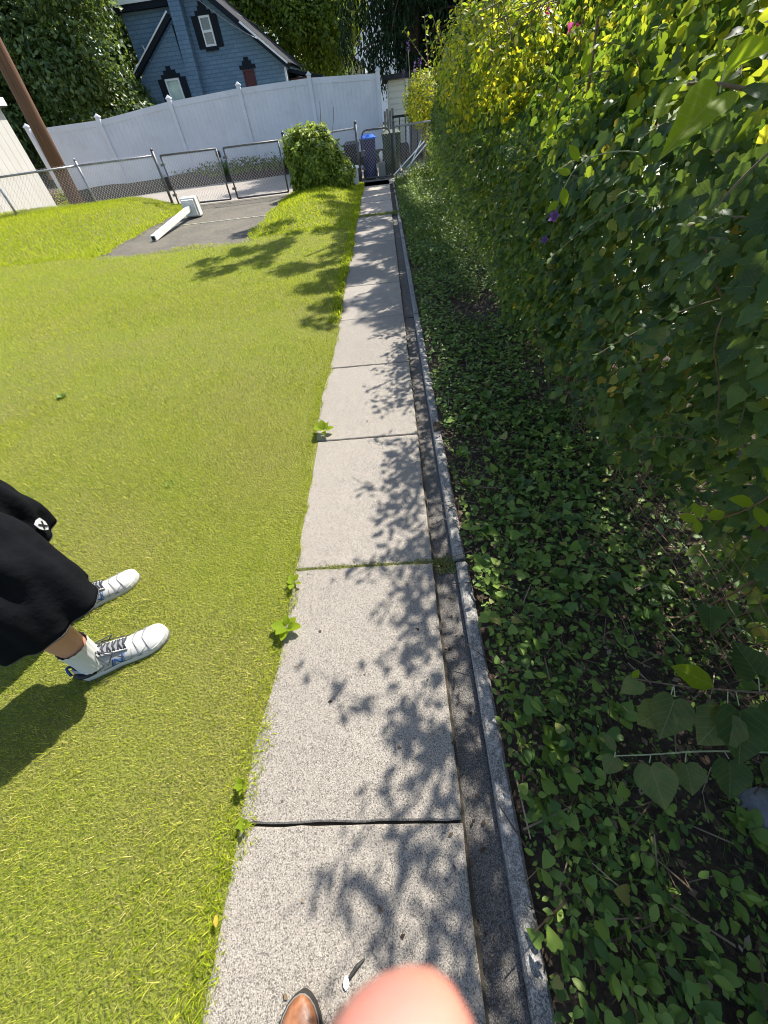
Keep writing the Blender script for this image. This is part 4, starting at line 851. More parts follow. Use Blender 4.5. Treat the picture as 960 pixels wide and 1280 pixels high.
f = MB().box((-4.0, 44.93, 3.0), (-3.2, 44.99, 3.9)).obj('window', M_greyw, t); MB().box((-3.92, 44.9, 3.08), (-3.28, 44.925, 3.82)).obj('pane', M_glassD, f)
t = thing('tall_house', 'pale tall house wall behind the conifer branches', 'house', (-1, 60, 0)); MB().box((-7, 60, -.1), (9, 68, 9.5)).obj('wall', M_wtrim, t)
for x in (-5, -2.5, 1, 4): f = MB().box((x, 59.9, 5.5), (x + 1.1, 59.98, 7.2)).obj('window', M_greyw, t); MB().box((x + .1, 59.86, 5.6), (x + 1.0, 59.895, 7.1)).obj('pane', M_glassD, f)
t = thing('tan_house', 'orange-tan building glimpsed through the big tree behind the pole', 'house', (-24, 34, 0)); MB().box((-30, 34, -.1), (-21, 42, 5.2)).obj('wall', M_tan, t); b = MB(); b.prism([(-30.4, 5.2), (-20.6, 5.2), (-25.5, 8)], 33.7, 42.3); b.obj('roof', M_roof, t)
t = thing('garage', 'cream sided garage seen in the gap behind the garden gate', 'garage', (.9, 20.5, 0)); MB().box((.40, 20.5, 0), (2.6, 25, 1.98)).obj('wall', M_cream, t)
for k in range(13): MB().beam((.385, 20.485, .1 + k * .15), (1.02, 20.485, .1 + k * .15), .03, .125).obj('siding_board', M_cream, t)
MB().box((1.1, 20.40, 0), (2.62, 20.497, 1.97)).obj('painted_shade_wall', M_greyw, t); MB().box((1.0, 20.42, 0), (1.1, 20.49, 1.97)).obj('corner_board', M_wtrim, t); MB().box((.2, 20.2, 1.98), (2.8, 25.2, 2.1)).obj('roof', M_roof, t)  # grey wall colour stands in for the garage side face in shade
t = thing('picket_screen', 'dark grey wooden screen beside the end of the white fence', 'fence', (.25, 19.2, 0))
for k in range(4): MB().box((.14 + k * .09, 18.9, 0), (.215 + k * .09, 18.93, 1.25 + .05 * (k % 2))).obj('board', M_greyw, t)
t = thing('iron_railing', 'black iron rail crossing in front of the cream garage', 'railing', (1, 17.5, 0)); MB().beam((.4, 17.5, 1.12), (2.6, 17.5, 1.12), .05, .06).obj('top_rail', M_black, t)
for k in range(12): MB().box((.42 + k * .19, 17.49, 0), (.45 + k * .19, 17.52, 1.1)).obj('baluster', M_black, t)

# ------------------------------------------------------------------ trees
def crown(lobes, n, T, s0, s1, mt, t, solid=.72):
    sets = []
    tot = sum(r[3] ** 2 for r in lobes)
    for (x, y, z, r) in lobes: sets.append(shrub_leaves((x, y, z), (r, r, r * .8), int(n * r * r / tot), T, s0, s1, .5, solid))
    o = link('crown', leafmesh('crown', sets, mt), t); o['kind'] = 'stuff'
def trunk(t, pts, rs, limbs=()):
    MB().tube(pts, rs, 10).obj('trunk', M_bark, t, smooth=True)
    for pts2, r2 in limbs: MB().tube(pts2, [r2, r2 * .7, r2 * .35][:len(pts2)], 6).obj('limb', M_bark, t)
random.seed(9)
t = thing('broadleaf_tree', 'big glossy-leaved tree filling the top left corner behind the pole', 'tree', (-19, 27, 0))
lob = [(random.uniform(-25, -11.4), 27 + random.uniform(-1.5, 4), random.uniform(1.8, 8.5), random.uniform(.7, 1.6)) for _ in range(210)]
lob = [q for q in lob if (q[0] + q[3]) / q[1] < -.395]
lob = [q for q in lob if not (-15.6 > q[0] > -20.2 and 2.8 < q[2] < 4.4 and q[1] < 27.5 and False)]
crown(lob, 100000, DIAMOND, .16, .26, M_treeL, t, .75); trunk(t, [(-18.5, 27, -.1), (-18.4, 27, 2.5), (-18.8, 27, 6)], [.35, .3, .2], [([(-18.4, 27, 2.4), (-16.5, 26.6, 4), (-15, 26.5, 5)], .14), ([(-18.5, 27, 2.8), (-20.5, 26.6, 4.6), (-22, 26.5, 5.5)], .14)])
t = thing('broadleaf_tree', 'dark green tree filling the gap at the left wall of the blue house', 'tree', (-18, 36, 0))
lob = [(random.uniform(-20, -14), random.uniform(36, 39), random.uniform(2, 10), random.uniform(.9, 1.7)) for _ in range(60)]
crown(lob, 20000, DIAMOND, .22, .34, M_treeL, t); trunk(t, [(-17, 37.5, 0), (-17, 37.5, 5)], [.3, .2])
t = thing('broadleaf_tree', 'yellow-green tree rising behind the roof of the blue house', 'tree', (-4, 40, 0))
lob = [(-5.5 + random.uniform(-4.2, 4), 40 + random.uniform(-1.5, 2.5), random.uniform(3.4, 11), random.uniform(.8, 1.6)) for _ in range(95)]
crown(lob, 42000, DIAMOND, .2, .32, M_treeY, t); trunk(t, [(-4, 41, 0), (-4, 41, 5), (-4.5, 41, 9)], [.3, .25, .15], [([(-4, 41, 4.5), (-6, 40.6, 7), (-8, 40.5, 8.5)], .12)])
t = thing('broadleaf_tree', 'darker tree far behind the conifer at the right', 'tree', (9, 38, 0))
lob = [(9 + random.uniform(-8, 8), 36 + random.uniform(-2, 3), random.uniform(1.5, 9), random.uniform(1.2, 2.1)) for _ in range(40)]
crown(lob, 12000, DIAMOND, .3, .45, M_treeL, t); trunk(t, [(9, 38, 0), (9, 38, 5)], [.4, .3])
t = thing('broadleaf_tree', 'low dark tree between the shed and the far house at the left edge', 'tree', (-27, 30, 0))
lob = [(-27 + random.uniform(-5, 4), 31 + random.uniform(-2, 2), random.uniform(1.2, 7), random.uniform(1, 1.9)) for _ in range(26)]
crown(lob, 9000, DIAMOND, .25, .4, M_treeL, t); trunk(t, [(-27, 31, 0), (-27, 31, 4)], [.3, .2])
# weeping spruce with hanging curtains
def spruce(label, cx, cy, h0, h1, rmax, nb, dens=1.0):
    t = thing('spruce_tree', label, 'tree', (cx, cy, 0)); trunk(t, [(cx, cy, 0), (cx, cy, 5), (cx, cy, h1)], [.34, .28, .08])
    P, TP, SZ = [], [], []; lb = MB()
    for i in range(nb):
        z = h0 + (h1 - h0) * (i / nb); a = i * 2.399 + rng.normal(0, .2); L = rmax * (1 - .55 * i / nb) * rng.uniform(.75, 1.1)
        pts = []
        for k in range(9):
            u = k / 8; pts.append(np.array([cx + math.cos(a) * L * u, cy + math.sin(a) * L * u, z + .5 * math.sin(u * 2.4) - 1.0 * u * u]))
        lb.tube(pts, [.05 * (1 - .85 * k / 8) for k in range(9)], 4, False)
        for k in range(int(26 * dens)):
            u = rng.uniform(.12, 1); q = pts[min(7, int(u * 8))] * (1 - (u * 8) % 1) + pts[min(8, int(u * 8) + 1)] * ((u * 8) % 1); side = rng.normal(0, .28 * (.4 + u)); q = q + np.array([-math.sin(a) * side, math.cos(a) * side, -.08])
            hl = rng.uniform(.35, 1.15); nseg = int(hl / .085)
            for j in range(nseg):
                P.append(q + np.array([rng.normal(0, .025), rng.normal(0, .025), -j * .085])); TP.append([rng.normal(0, .35), rng.normal(0, .35), -1]); SZ.append(rng.uniform(.18, .30) * (1 - .4 * j / nseg))
    P, TP = np.array(P), np.array(TP); o = link('crown', leafmesh('crown', [(twS, P, orient(rnd(len(P)), TP), np.array(SZ))], M_spruce), t); o['kind'] = 'stuff'
    lb.obj('limbs', M_bark, t)
twS = (np.array([(0, 0, 0), (.16, .4, 0), (0, 1, 0), (-.16, .4, 0)]), np.array([(0, 1, 2), (0, 2, 3)]))
spruce('dark drooping conifer above the right end of the white fence', 1.5, 23.5, 2.5, 9, 3.8, 80, 1.6)
spruce('second dark drooping conifer behind the yellow-leaved shrub', 4.2, 24, 2.0, 8.5, 3.8, 80, 1.5)
spruce('third dark drooping conifer at the back above the hedge', 8.6, 23, 1.8, 8, 3.8, 60, 1.2)
# tree whose canopy throws the dappled shade over the far path
t = thing('shade_tree', 'tall tree overhanging the far end of the path from behind the hedge', 'tree', (4.4, 13.5, 0))
def over(x, y, z): return (x + .470 * z, y + .656 * z, z)
lob = []
for _ in range(62):
    y = random.uniform(4.6, 13.5); x = random.uniform(-2.9 + max(0, 6.6 - y) * 1.1, .5)
    if y > 11: x = random.uniform(-2.2, .3)
    lob.append((*over(x, y, random.uniform(5.4, 6.8)), random.uniform(.14, .34)))
for _ in range(190):
    lob.append((*over(random.uniform(-.85, .5), random.uniform(3.9, 13.6) , random.uniform(5.0, 6.4)), random.uniform(.10, .26)))
for _ in range(34): lob.append((*over(random.uniform(-4.4, .2), random.uniform(14.2, 18.6), random.uniform(5.2, 6.8)), random.uniform(.4, .75)))
crown(lob, 46000, OVAL, .09, .15, M_treeY, t, .3); trunk(t, [(4.4, 13.5, 0), (4.3, 13.4, 3), (3.8, 13, 6)], [.2, .17, .1], [([(4.2, 13.3, 3.6), (3, 12, 5.2), (1.5, 10.5, 5.9)], .07), ([(4.1, 13.3, 4.2), (3.2, 13, 5.6), (2, 12.6, 6.2)], .06)])

# background poles and wires
for i, (x, y, r, h) in enumerate(((-4.95, 42, .10, 9), (-5.9, 48, .11, 9))):
    t = MB().tube([(x, y, 0), (x, y, h)], r, 8).obj('utility_pole', M_greyw, None, True); tag(t, ('thin grey pole standing behind the right corner of the blue house', 'thinner far pole left of the grey pole behind the house')[i], 'pole')
def wire(label, p, q, sag, r=.011):
    p, q = Vector(p), Vector(q); pts = [p.lerp(q, k / 14) + Vector((0, 0, -sag * 4 * (k / 14) * (1 - k / 14))) for k in range(15)]
    tag(MB().tube(pts, r, 5, False).obj('overhead_wire', M_galv, None, True), label, 'wire')
wire('pale cable sagging from the gable down to the right eave of the blue house', (-8.95, 29.1, 6.1), (-5.7, 29.2, 4.05), .18, .014)
wire('thin overhead wire running from the gable toward the grey pole', (-8.9, 29, 6.3), (-4.95, 42, 4.6), .3); wire('upper thin overhead wire above the house roof', (-8.6, 29, 6.9), (-4.95, 42, 5.6), .2); wire('lowest thin overhead wire passing the roof corner', (-9.0, 29, 5.9), (-4.9, 42, 3.9), .35)

# ------------------------------------------------------------------ bins, bucket, fallen post
def bin_(label, x, y, w_, d, h, mt, lidm, rz=0):
    t = thing('wheeled_bin', label, 'bin', (x, y, 0)); a = w_ * .41; b_ = w_ * .5
    c = MB(); n = 4
    rings = []
    for z, s in ((.04, .80), (h * .5, .9), (h * .9, 1.0)):
        hw, hd = w_ / 2 * s, d / 2 * s; e = .04
        rings.append([(x + px_, y + py_, z) for px_, py_ in ((-hw + e, -hd), (hw - e, -hd), (hw, -hd + e), (hw, hd - e), (hw - e, hd), (-hw + e, hd), (-hw, hd - e), (-hw, -hd + e))])
    c.loft(rings); c.obj('body', mt, t)
    l = MB(); l.box((x - w_ / 2 - .02, y - d / 2 - .03, h * .9), (x + w_ / 2 + .02, y + d / 2, h * .94)); 
    l.add([(x - w_ / 2, y - d / 2, h * .94), (x + w_ / 2, y - d / 2, h * .94), (x + w_ / 2, y + d / 2, h * .94), (x - w_ / 2, y + d / 2, h * .94), (x - w_ / 3, y - d / 4, h), (x + w_ / 3, y - d / 4, h), (x + w_ / 3, y + d / 3, h), (x - w_ / 3, y + d / 3, h)], [[0, 1, 5, 4], [1, 2, 6, 5], [2, 3, 7, 6], [3, 0, 4, 7], [4, 5, 6, 7]]); l.obj('lid', lidm, t, bevel=.01)
    MB().tube([(x - w_ * .4, y + d / 2 + .04, h * .9), (x + w_ * .4, y + d / 2 + .04, h * .9)], .015, 6).obj('handle', mt, t)
    for s in (-1, 1): MB().tube([(x + s * w_ * .42 - .03, y + d / 2, .1), (x + s * w_ * .42 + .03, y + d / 2, .1)], .1, 12).obj('wheel', M_rim, t)
bin_('dark wheeled bin leaning behind the bush left of the blue-lidded bin', -.86, 14.75, .42, .5, .82, M_binK, M_binK); bin_('navy recycling bin with a bright blue lid behind the garden gate', -.38, 14.65, .42, .5, .92, M_binB, M_lidB)
bin_('large dark green bin behind the right half of the garden gate', .27, 14.75, .50, .5, .95, M_binG, M_binG)
tag(MB().box((-.14, 14.4, 0), (.06, 14.6, .34)).obj('concrete_block', M_block, bevel=.01), 'grey block between the blue-lidded bin and the green bin', 'block')
tag(MB().tube([(-.04, 14.45, .34), (-.05, 14.46, .50), (-.02, 14.48, .56)], [.03, .06, .03], 8).obj('plastic_bag', M_wtrim, None, True), 'crumpled white bag between the blue-lidded bin and the green bin', 'bag')
t = thing('bucket', 'pale lidded bucket between the bush and the garden gate', 'bucket', (-.83, 13.5, 0)); MB().tube([(-.83, 13.5, 0), (-.83, 13.5, .36)], [.13, .16], 16).obj('body', M_bucket, t, smooth=False); MB().tube([(-.83, 13.5, .36), (-.83, 13.5, .40), (-.83, 13.5, .41)], [.18, .18, .15], 16).obj('lid', M_wtrim, t)
# fallen painted post with its square base
t = thing('fallen_post', 'fallen white square post with a block base lying on the asphalt pad', 'post', (-4.7, 10.5, 0))
a, c = Vector((-4.72, 9.15, .055)), Vector((-4.67, 11.35, .20)); b = MB(); b.beam(a, c, .095, .095); b.obj('shaft', M_pvc, t, bevel=.006)
MB().beam(a - (c - a).normalized() * .001 + Vector((0, 0, 0)), a + (c - a).normalized() * .003, .07, .07).obj('painted_hollow', M_black, t).location += Vector((0, -.003, 0))  # flat black square stands in for the shade inside the post
u = (c - a).normalized(); MB().beam(c - u * .03, c + u * .03, .30, .30).obj('collar', M_pvc, t, bevel=.01); MB().beam(c + u * .035, c + u * .22, .36, .36).obj('base_block', M_pvc, t, bevel=.012); MB().beam(c + u * .223, c + u * .30, .33, .33).obj('base_core', M_greyw, t)
for k, (x, y) in enumerate(((.0, 0),)):
    V = []; F = []
    me = bpy.data.meshes.new('stone'); import bmesh
    bm = bmesh.new(); bmesh.ops.create_icosphere(bm, subdivisions=3, radius=1)
    for v in bm.verts: s = 1 + .13 * math.sin(v.co.x * 4 + 1) * math.cos(v.co.y * 3) + .08 * math.sin(v.co.z * 7 + v.co.x * 5); v.co = Vector((v.co.x * .085 * s, v.co.y * .06 * s, v.co.z * .045 * s))
    bm.to_mesh(me); bm.free(); me.materials.append(M_stone); me.polygons.foreach_set('use_smooth', [True] * len(me.polygons))
    tag(link('stone', me, None, (1.0, .06, .03)), 'rounded grey field stone at the right edge under the grape twigs', 'stone')
# pale curled shell / feather on the slab
t = thing('feather', 'tiny pale feather with a dark quill lying near the brown boot', 'feather', (-.225, -.262, .006))
V, F = OVAL; link('vane', mesh('vane', V * [.030, .026, .02] * 1.0, F, M_feather, True), t, (-.232, -.275, .006)); MB().tube([(-.222, -.252, .008), (-.205, -.235, .010), (-.185, -.222, .007)], [.004, .005, .002], 6).obj('quill', M_rim, t)

# ------------------------------------------------------------------ people
def skin_body(name, nodes, links_, root, mt, parent, sub=2):
    keys = list(nodes); idx_ = {k: i for i, k in enumerate(keys)}
    me = bpy.data.meshes.new(name); me.from_pydata([nodes[k][0] for k in keys], [(idx_[a], idx_[b]) for a, b in links_], []); me.materials.append(mt)
    o = link(name, me, parent)
    md = o.modifiers.new('skin', 'SKIN'); md.use_smooth_shade = True; md.branch_smoothing = .4
    for i, k in enumerate(keys):
        r = nodes[k][1]; v = me.skin_vertices[0].data[i]; v.radius = (r, r) if not isinstance(r, tuple) else r; v.use_root = (k == root)
    s = o.modifiers.new('sub', 'SUBSURF'); s.levels = sub; s.render_levels = sub
    return o
def hand(nodes, L_, wrist, d, side, pre, curl=(.0, 0, -.3)):
    """palm and five bent fingers hung from a wrist; d = pointing direction, side = thumb direction"""
    w_, d, side = Vector(wrist), Vector(d).normalized(), Vector(side).normalized(); side = (side - d * side.dot(d)).normalized(); cu = Vector(curl)
    nodes[pre + 'palm'] = (tuple(w_ + d * .05), .022); L_.append((pre + 'w', pre + 'palm'))
    for i, (off, ln) in enumerate(((.03, .070), (.010, .080), (-.010, .074), (-.03, .058))):
        b0 = w_ + d * .085 + side * off; p1 = b0 + (d + cu * .5).normalized() * ln * .5; p2 = p1 + (d + cu * 1.6).normalized() * ln * .32; p3 = p2 + (d + cu * 2.8).normalized() * ln * .25
        for k, p in enumerate((b0, p1, p2, p3)): nodes[f'{pre}f{i}{k}'] = (tuple(p), (.0095, .0088, .0082, .0068)[k])
        L_ += [(pre + 'palm', f'{pre}f{i}0')] + [(f'{pre}f{i}{k}', f'{pre}f{i}{k + 1}') for k in range(3)]
    t0 = w_ + d * .03 + side * .03; t1 = t0 + (side * .7 + d).normalized() * .035; t2 = t1 + (side * .25 + d + cu * .4).normalized() * .028
    for k, p in enumerate((t0, t1, t2)): nodes[f'{pre}t{k}'] = (tuple(p), (.012, .0105, .008)[k])
    L_ += [(pre + 'palm', f'{pre}t0'), (f'{pre}t0', f'{pre}t1'), (f'{pre}t1', f'{pre}t2')]

def ringpts(c, rx, ry, ang, n=20, f=None, tilt=(0, 0)):
    out_ = []
    for k in range(n):
        a = 2 * math.pi * k / n; r = 1 + (f(a) if f else 0); x, y = rx * math.cos(a) * r, ry * math.sin(a) * r
        out_.append((c[0] + x * math.cos(ang) - y * math.sin(ang), c[1] + x * math.sin(ang) + y * math.cos(ang), c[2] + tilt[0] * x + tilt[1] * y))
    return out_
def shoe(parent, heel, ang, L=.325, W=.105, emblem=True, zg=.03, name='shoe'):
    """low running shoe; local x forward from heel, y left"""
    ca, sa = math.cos(ang), math.sin(ang)
    T = lambda x, y, z: (heel[0] + x * ca - y * sa, heel[1] + x * sa + y * ca, zg + z)
    def half(u):  # sole half width and centre offset
        w = W / 2 * (.70 + .10 * math.sin(u * 3.1)) if u < .45 else W / 2 * (.78 + .22 * math.sin((u - .45) / .55 * math.pi * .80))
        end = min(1, math.sqrt(max(0, 1 - ((.12 - u) / .12) ** 2))) if u < .12 else min(1, math.sqrt(max(0, 1 - ((u - .80) / .20) ** 2))) if u > .80 else 1
        return max(w * end, .004)
    us = [0, .015, .04, .08, .14, .22, .30, .38, .46, .54, .62, .70, .78, .86, .92, .96, .985, 1.0]
    rings = [[T(u * L, s * half(u), z + .014 * max(0, u - .72) / .28) for s, z in ((-1.03, .0), (-1.07, .012), (-1.02, .026), (1.02, .026), (1.07, .012), (1.03, .0))] for u in us]
    sh = MB().loft(rings).obj(name, M_mid, parent, smooth=False)
    # outsole
    rings = [[T(u * L, s * half(u), z + .014 * max(0, u - .72) / .28) for s, z in ((-1.0, -.012), (-1.06, .002), (1.06, .002), (1.0, -.012))] for u in us]
    MB().loft(rings).obj('outsole', M_sole, sh)
    # upper: cross-sections along the shoe, top profile falling from the collar to the toe
    def topz(u): 
        return .085 if u < .06 else .085 + (.078 - .085) * (u - .06) / .10 if u < .16 else .078 - .004 * (u - .16) / .1 if u < .26 else .105 - (u - .30) * .125 if u < .62 else max(.028, .064 - (u - .62) * .06 - max(0, u - .88) * .22)
    us2 = [.01, .03, .07, .12, .18, .25, .31, .37, .44, .51, .58, .65, .72, .79, .86, .92, .965, .99]
    rings = []; n = 13
    for u in us2:
        h = topz(u); w = half(u) * 1.0; ring = []
        topw = .55 if u < .28 else .50
        for k in range(n):
            a = math.pi * k / (n - 1); x = math.cos(a); z = math.sin(a)
            yy = w * x * (1 if z < .3 else (1 - (z - .3) * (.30 if u < .28 else .22))); zz = .022 + (h - .022) * z ** .75
            if u < .28 and z > .8: zz -= .012 * (z - .8) / .2
            ring.append(T(u * L, yy, zz + .010 * max(0, u - .75) / .25))
        rings.append(ring)
    up = MB().loft(rings, caps=True, closed=False); up.obj('upper', M_shoe, sh, smooth=True, sub=1)
    # overlays: toe cap seam, eyestay, heel counter
    for u0, mt_, ww in ((.80, M_mesh, .0022), (.70, M_mesh, .0018)):
        pts = [T((u0 - .05 * (1 - abs(math.cos(a)))) * L, half(u0) * 1.01 * math.cos(a), .024 + (topz(u0) + .003 - .022) * math.sin(a) ** .75) for a in [math.pi * k / 14 for k in range(15)]]
        MB().tube(pts, ww * .7, 5).obj('toe_seam', mt_, sh)
    for s in (-1, 1):
        pts = [T(u * L, s * half(u) * .52, topz(u) * .97 + .002) for u in (.30, .36, .42, .48, .54, .60)]
        MB().tube(pts, [.006, .0055, .005, .005, .0045, .003], 6).obj('eyestay', M_shoe, sh, smooth=True)
        pts = [T(u * L, s * half(u) * 1.04, z) for u, z in ((.02, .05), (.08, .048), (.15, .043), (.22, .038))]
        MB().tube(pts, [.011, .012, .010, .004], 6).obj('heel_trim', M_black, sh, smooth=True)
    MB().tube([T(-.004, y * .02, .055 + .03 * (1 - y * y)) for y in (-1, -.5, 0, .5, 1)], .005, 6).obj('heel_tab', M_navy, sh, smooth=True)
    for s in (-1, 1):
        def side(u, v):
            z = .026 + v * .045; h = topz(u); sz = min(1, max(0, (z - .022) / (h - .022))) ** 1.333; x_ = math.sqrt(max(0, 1 - sz * sz))
            return T(u * L, s * (half(u) * x_ * (1 if sz < .3 else 1 - (sz - .3) * .22) + .001), z)
        for pth, mt_, rr0 in (([(.05, .75), (.12, .55), (.20, .75), (.26, 1.0)], M_black, .0034), ([(.10, .05), (.20, .18), (.30, .42), (.34, .8)], M_mesh, .0014), ([(.58, .0), (.60, .35), (.62, .7)], M_mesh, .0013), ([(.66, .0), (.72, .35), (.80, .5)], M_mesh, .0013), ([(.28, .02), (.45, .04), (.62, .02), (.8, .06)], M_mesh, .0016)):
            pp_ = [Vector(side(*pth[0]))]
            for a_, b_ in zip(pth[:-1], pth[1:]): pp_ += [Vector(side(a_[0] + (b_[0] - a_[0]) * w_, a_[1] + (b_[1] - a_[1]) * w_)) for w_ in (.33, .66, 1)]
            MB().tube(pp_, rr0, 5).obj('side_trim', mt_, sh, smooth=True)
    # collar ring and tongue
    MB().tube([T(.165 * L + .115 * L * math.cos(a), half(.2) * .66 * math.sin(a), .079 + .010 * math.cos(a) ** 2 + .008 * math.cos(a)) for a in [2 * math.pi * k / 20 for k in range(21)]], .0062, 7).obj('collar', M_black, sh, smooth=True)
    MB().loft([[T(u * L, y, z - .2 * abs(y)) for y in (-.020, -.01, 0, .01, .020)] for u, z in ((.245, .128), (.27, .122), (.33, .110), (.45, .095), (.58, .076))], False, False).obj('tongue', M_mesh, sh, smooth=True)
    # laces: rungs and a bow
    for k in range(6):
        u = .33 + k * .048; z = topz(u) * .99 + .008
        s = 1 if k % 2 else -1
        MB().tube([T(u * L, -s * half(u) * .5, z - .004), T((u + .015) * L, 0, z + .004), T((u + .035) * L, s * half(u) * .5, z - .006)], .0026, 6).obj('lace', M_lace, sh, smooth=True)
        MB().tube([T(u * L, s * half(u) * .5, z - .004), T((u + .01) * L, 0, z + .006), T((u + .02) * L, -s * half(u) * .5, z - .005)], .0026, 6).obj('lace', M_lace, sh, smooth=True)
    for s, q in ((-1, 1), (1, 1), (-1, .4), (1, .6)):
        pts = [T(.33 * L, 0, .117), T(.36 * L, s * .025, .125), T((.44 + .06 * q) * L, s * .042 * q, .105), T(.40 * L, s * .056 * q + (-.01), .072), T(.34 * L, s * .030, .112)] if q == 1 else [T(.33 * L, 0, .117), T(.40 * L, s * .03, .108), T((.50 + .1 * q) * L, s * .050, .055)]
        if q == 1: pts = [Vector(p) for p in pts]; sm = []; [sm.append(pts[i].lerp(pts[i + 1], w_)) for i in range(len(pts) - 1) for w_ in (0, .33, .67)]; pts = sm + [pts[-1]]
        MB().tube(pts, .0023, 5).obj('lace', M_lace, sh, smooth=True)
    if emblem:
        for s in (-1, 1):
            def Q(u, v): # point on side wall
                z = .028 + v * .034; h = topz(u); sz = min(1, max(0, (z - .022) / (h - .022))) ** 1.333; x_ = math.sqrt(max(0, 1 - sz * sz))
                return T(u * L, s * (half(u) * x_ * (1 if sz < .3 else 1 - (sz - .3) * .22) + .0012), z)
            stroke = [(.38, .0), (.40, .5), (.425, 1.0), (.45, .55), (.48, .05), (.505, .55), (.53, 1.0)]
            for off, mt_, r in ((0, M_navy, .0030), (.022, M_blueL, .0018)):
                pts = [Q(u + off * 1.0, v) for u, v in stroke]; MB().tube(pts, r, 4).obj('emblem', mt_, sh)
    return sh
# --- person standing on the lawn
person = thing('person', 'person in black basketball shorts and white running shoes standing on the lawn', 'person', (-1.42, .72, .03))
rh = (-1.375, .53); ra = math.atan2(.17, .31)
lh = (-1.60, .80); la = math.atan2(.19, .24)
shoe(person, rh, ra, L=.355, W=.118); shoe(person, lh, la, L=.335, W=.112)
ank_r = Vector((rh[0] + .075 * math.cos(ra), rh[1] + .075 * math.sin(ra), .10)); ank_l = Vector((lh[0] + .075 * math.cos(la), lh[1] + .075 * math.sin(la), .10))
kn_r = Vector((-1.30, .60, .52)); kn_l = Vector((-1.55, .88, .52)); hip_r = Vector((-1.42, .62, .93)); hip_l = Vector((-1.60, .80, .93)); pel = Vector((-1.52, .71, .98))
hd = Vector((math.cos(.62), math.sin(.62), 0)); sdv = Vector((-hd.y, hd.x, 0))
N_, L_ = {}, []
N_['pel'] = (tuple(pel), .13); N_['ch1'] = (tuple(pel + Vector((0, 0, .22))), .135); N_['ch2'] = (tuple(pel + Vector((0, 0, .44))), .15); N_['nk'] = (tuple(pel + Vector((0, 0, .56))), .06); N_['nk2'] = (tuple(pel + Vector((0, 0, .62)) + hd * .01), .055)
N_['hd1'] = (tuple(pel + Vector((0, 0, .70)) + hd * .02), .085); N_['hd2'] = (tuple(pel + Vector((0, 0, .80)) + hd * .015), .09)
L_ += [('pel', 'ch1'), ('ch1', 'ch2'), ('ch2', 'nk'), ('nk', 'nk2'), ('nk2', 'hd1'), ('hd1', 'hd2')]
for s, pre, hip, kn, an, aa in ((-1, 'r', hip_r, kn_r, ank_r, ra), (1, 'l', hip_l, kn_l, ank_l, la)):
    N_[pre + 'hip'] = (tuple(hip), .095); N_[pre + 'kn'] = (tuple(kn), .060); N_[pre + 'cf'] = (tuple(kn.lerp(an, .35) - Vector((math.cos(aa), math.sin(aa), 0)) * .012), .066); N_[pre + 'sh'] = (tuple(kn.lerp(an, .72)), .050); N_[pre + 'an'] = (tuple(an), .042)
    L_ += [('pel', pre + 'hip'), (pre + 'hip', pre + 'kn'), (pre + 'kn', pre + 'cf'), (pre + 'cf', pre + 'sh'), (pre + 'sh', pre + 'an')]
    so = pel + Vector((0, 0, .46)) + sdv * s * .19; el = so + sdv * s * .08 + Vector((0, 0, -.28)) - hd * .02; wr = el + hd * .10 + Vector((0, 0, -.22)) - sdv * s * .02
    N_[pre + 'so'] = (tuple(so), .055); N_[pre + 'el'] = (tuple(el), .040); N_[pre + 'w'] = (tuple(wr), .026)
    L_ += [('ch2', pre + 'so'), (pre + 'so', pre + 'el'), (pre + 'el', pre + 'w')]
    hand(N_, L_, wr, (hd.x * .2, hd.y * .2, -1), hd, pre, curl=tuple(-sdv * s * .3 + hd * .2))
skin_body('body', N_, L_, 'pel', M_skin, person)
# socks
for an, kn in ((ank_r, kn_r), (ank_l, kn_l)):
    rings = []
    for k in range(12):
        u = k / 11; c_ = an.lerp(kn, -.04 + u * .33); r = .053 - .004 * math.sin(u * 3) + .004 * u
        rings.append(ringpts((c_.x, c_.y, c_.z), r, r * .97, 0, 48, lambda a: .03 * math.cos(a * 16)))
    MB().loft(rings, caps=False).obj('sock', M_sock, person, smooth=True)
# shorts: one cloth shell, two wide legs and a seat
def legcloth(hip, kn, hem_c, hr, ph, lean):
    rings = []; n = 72
    for k in range(29):
        u = k / 28; c_ = hip.lerp(hem_c, u); c_ = c_ + hd * (.03 * math.sin(u * 3.1)); r = .150 + (hr - .150) * u
        fold = lambda a, u=u: .09 * u * math.sin(3 * a + ph + u * 2) + .075 * u * math.sin(6 * a + ph * 2 - u * 3) + .04 * math.sin(11 * a + u * 9) + .02 * math.sin(5 * a - u * 14)
        rings.append(ringpts((c_.x, c_.y, c_.z), r * 1.08, r * .95, .6, n, fold, lean if u > .8 else (lean[0] * u, lean[1] * u)))
    return rings
S_ = MB(); hem_r = Vector((-1.285, .615, .40)); hem_l = Vector((-1.585, .93, .44))
rr_ = legcloth(hip_r + Vector((0, 0, .02)), kn_r, hem_r, .150, .4, (.10, .05)); rl_ = legcloth(hip_l + Vector((0, 0, .02)), kn_l, hem_l, .145, 2.1, (.1, 0))
S_.loft(rr_, caps=False); S_.loft(rl_, caps=False)
seat = [ringpts((pel.x, pel.y, z), rx, ry, .62 + math.pi / 2, 72, lambda a: .02 * math.sin(9 * a)) for z, rx, ry in ((.80, .20, .15), (.88, .215, .165), (.98, .205, .155), (1.08, .185, .14))]
S_.loft(seat, caps=False)
sho = S_.obj('shorts', M_short, person, smooth=True); md = sho.modifiers.new('solid', 'SOLIDIFY'); md.thickness = .004; md.offset = 0
for rg in (rr_[-1], rl_[-1]):
    pts = [tuple(Vector(p) + Vector((0, 0, .002))) for p in rg] + [rg[0]]; MB().tube(pts, .0032, 5).obj('hem', M_hem, sho, smooth=True)
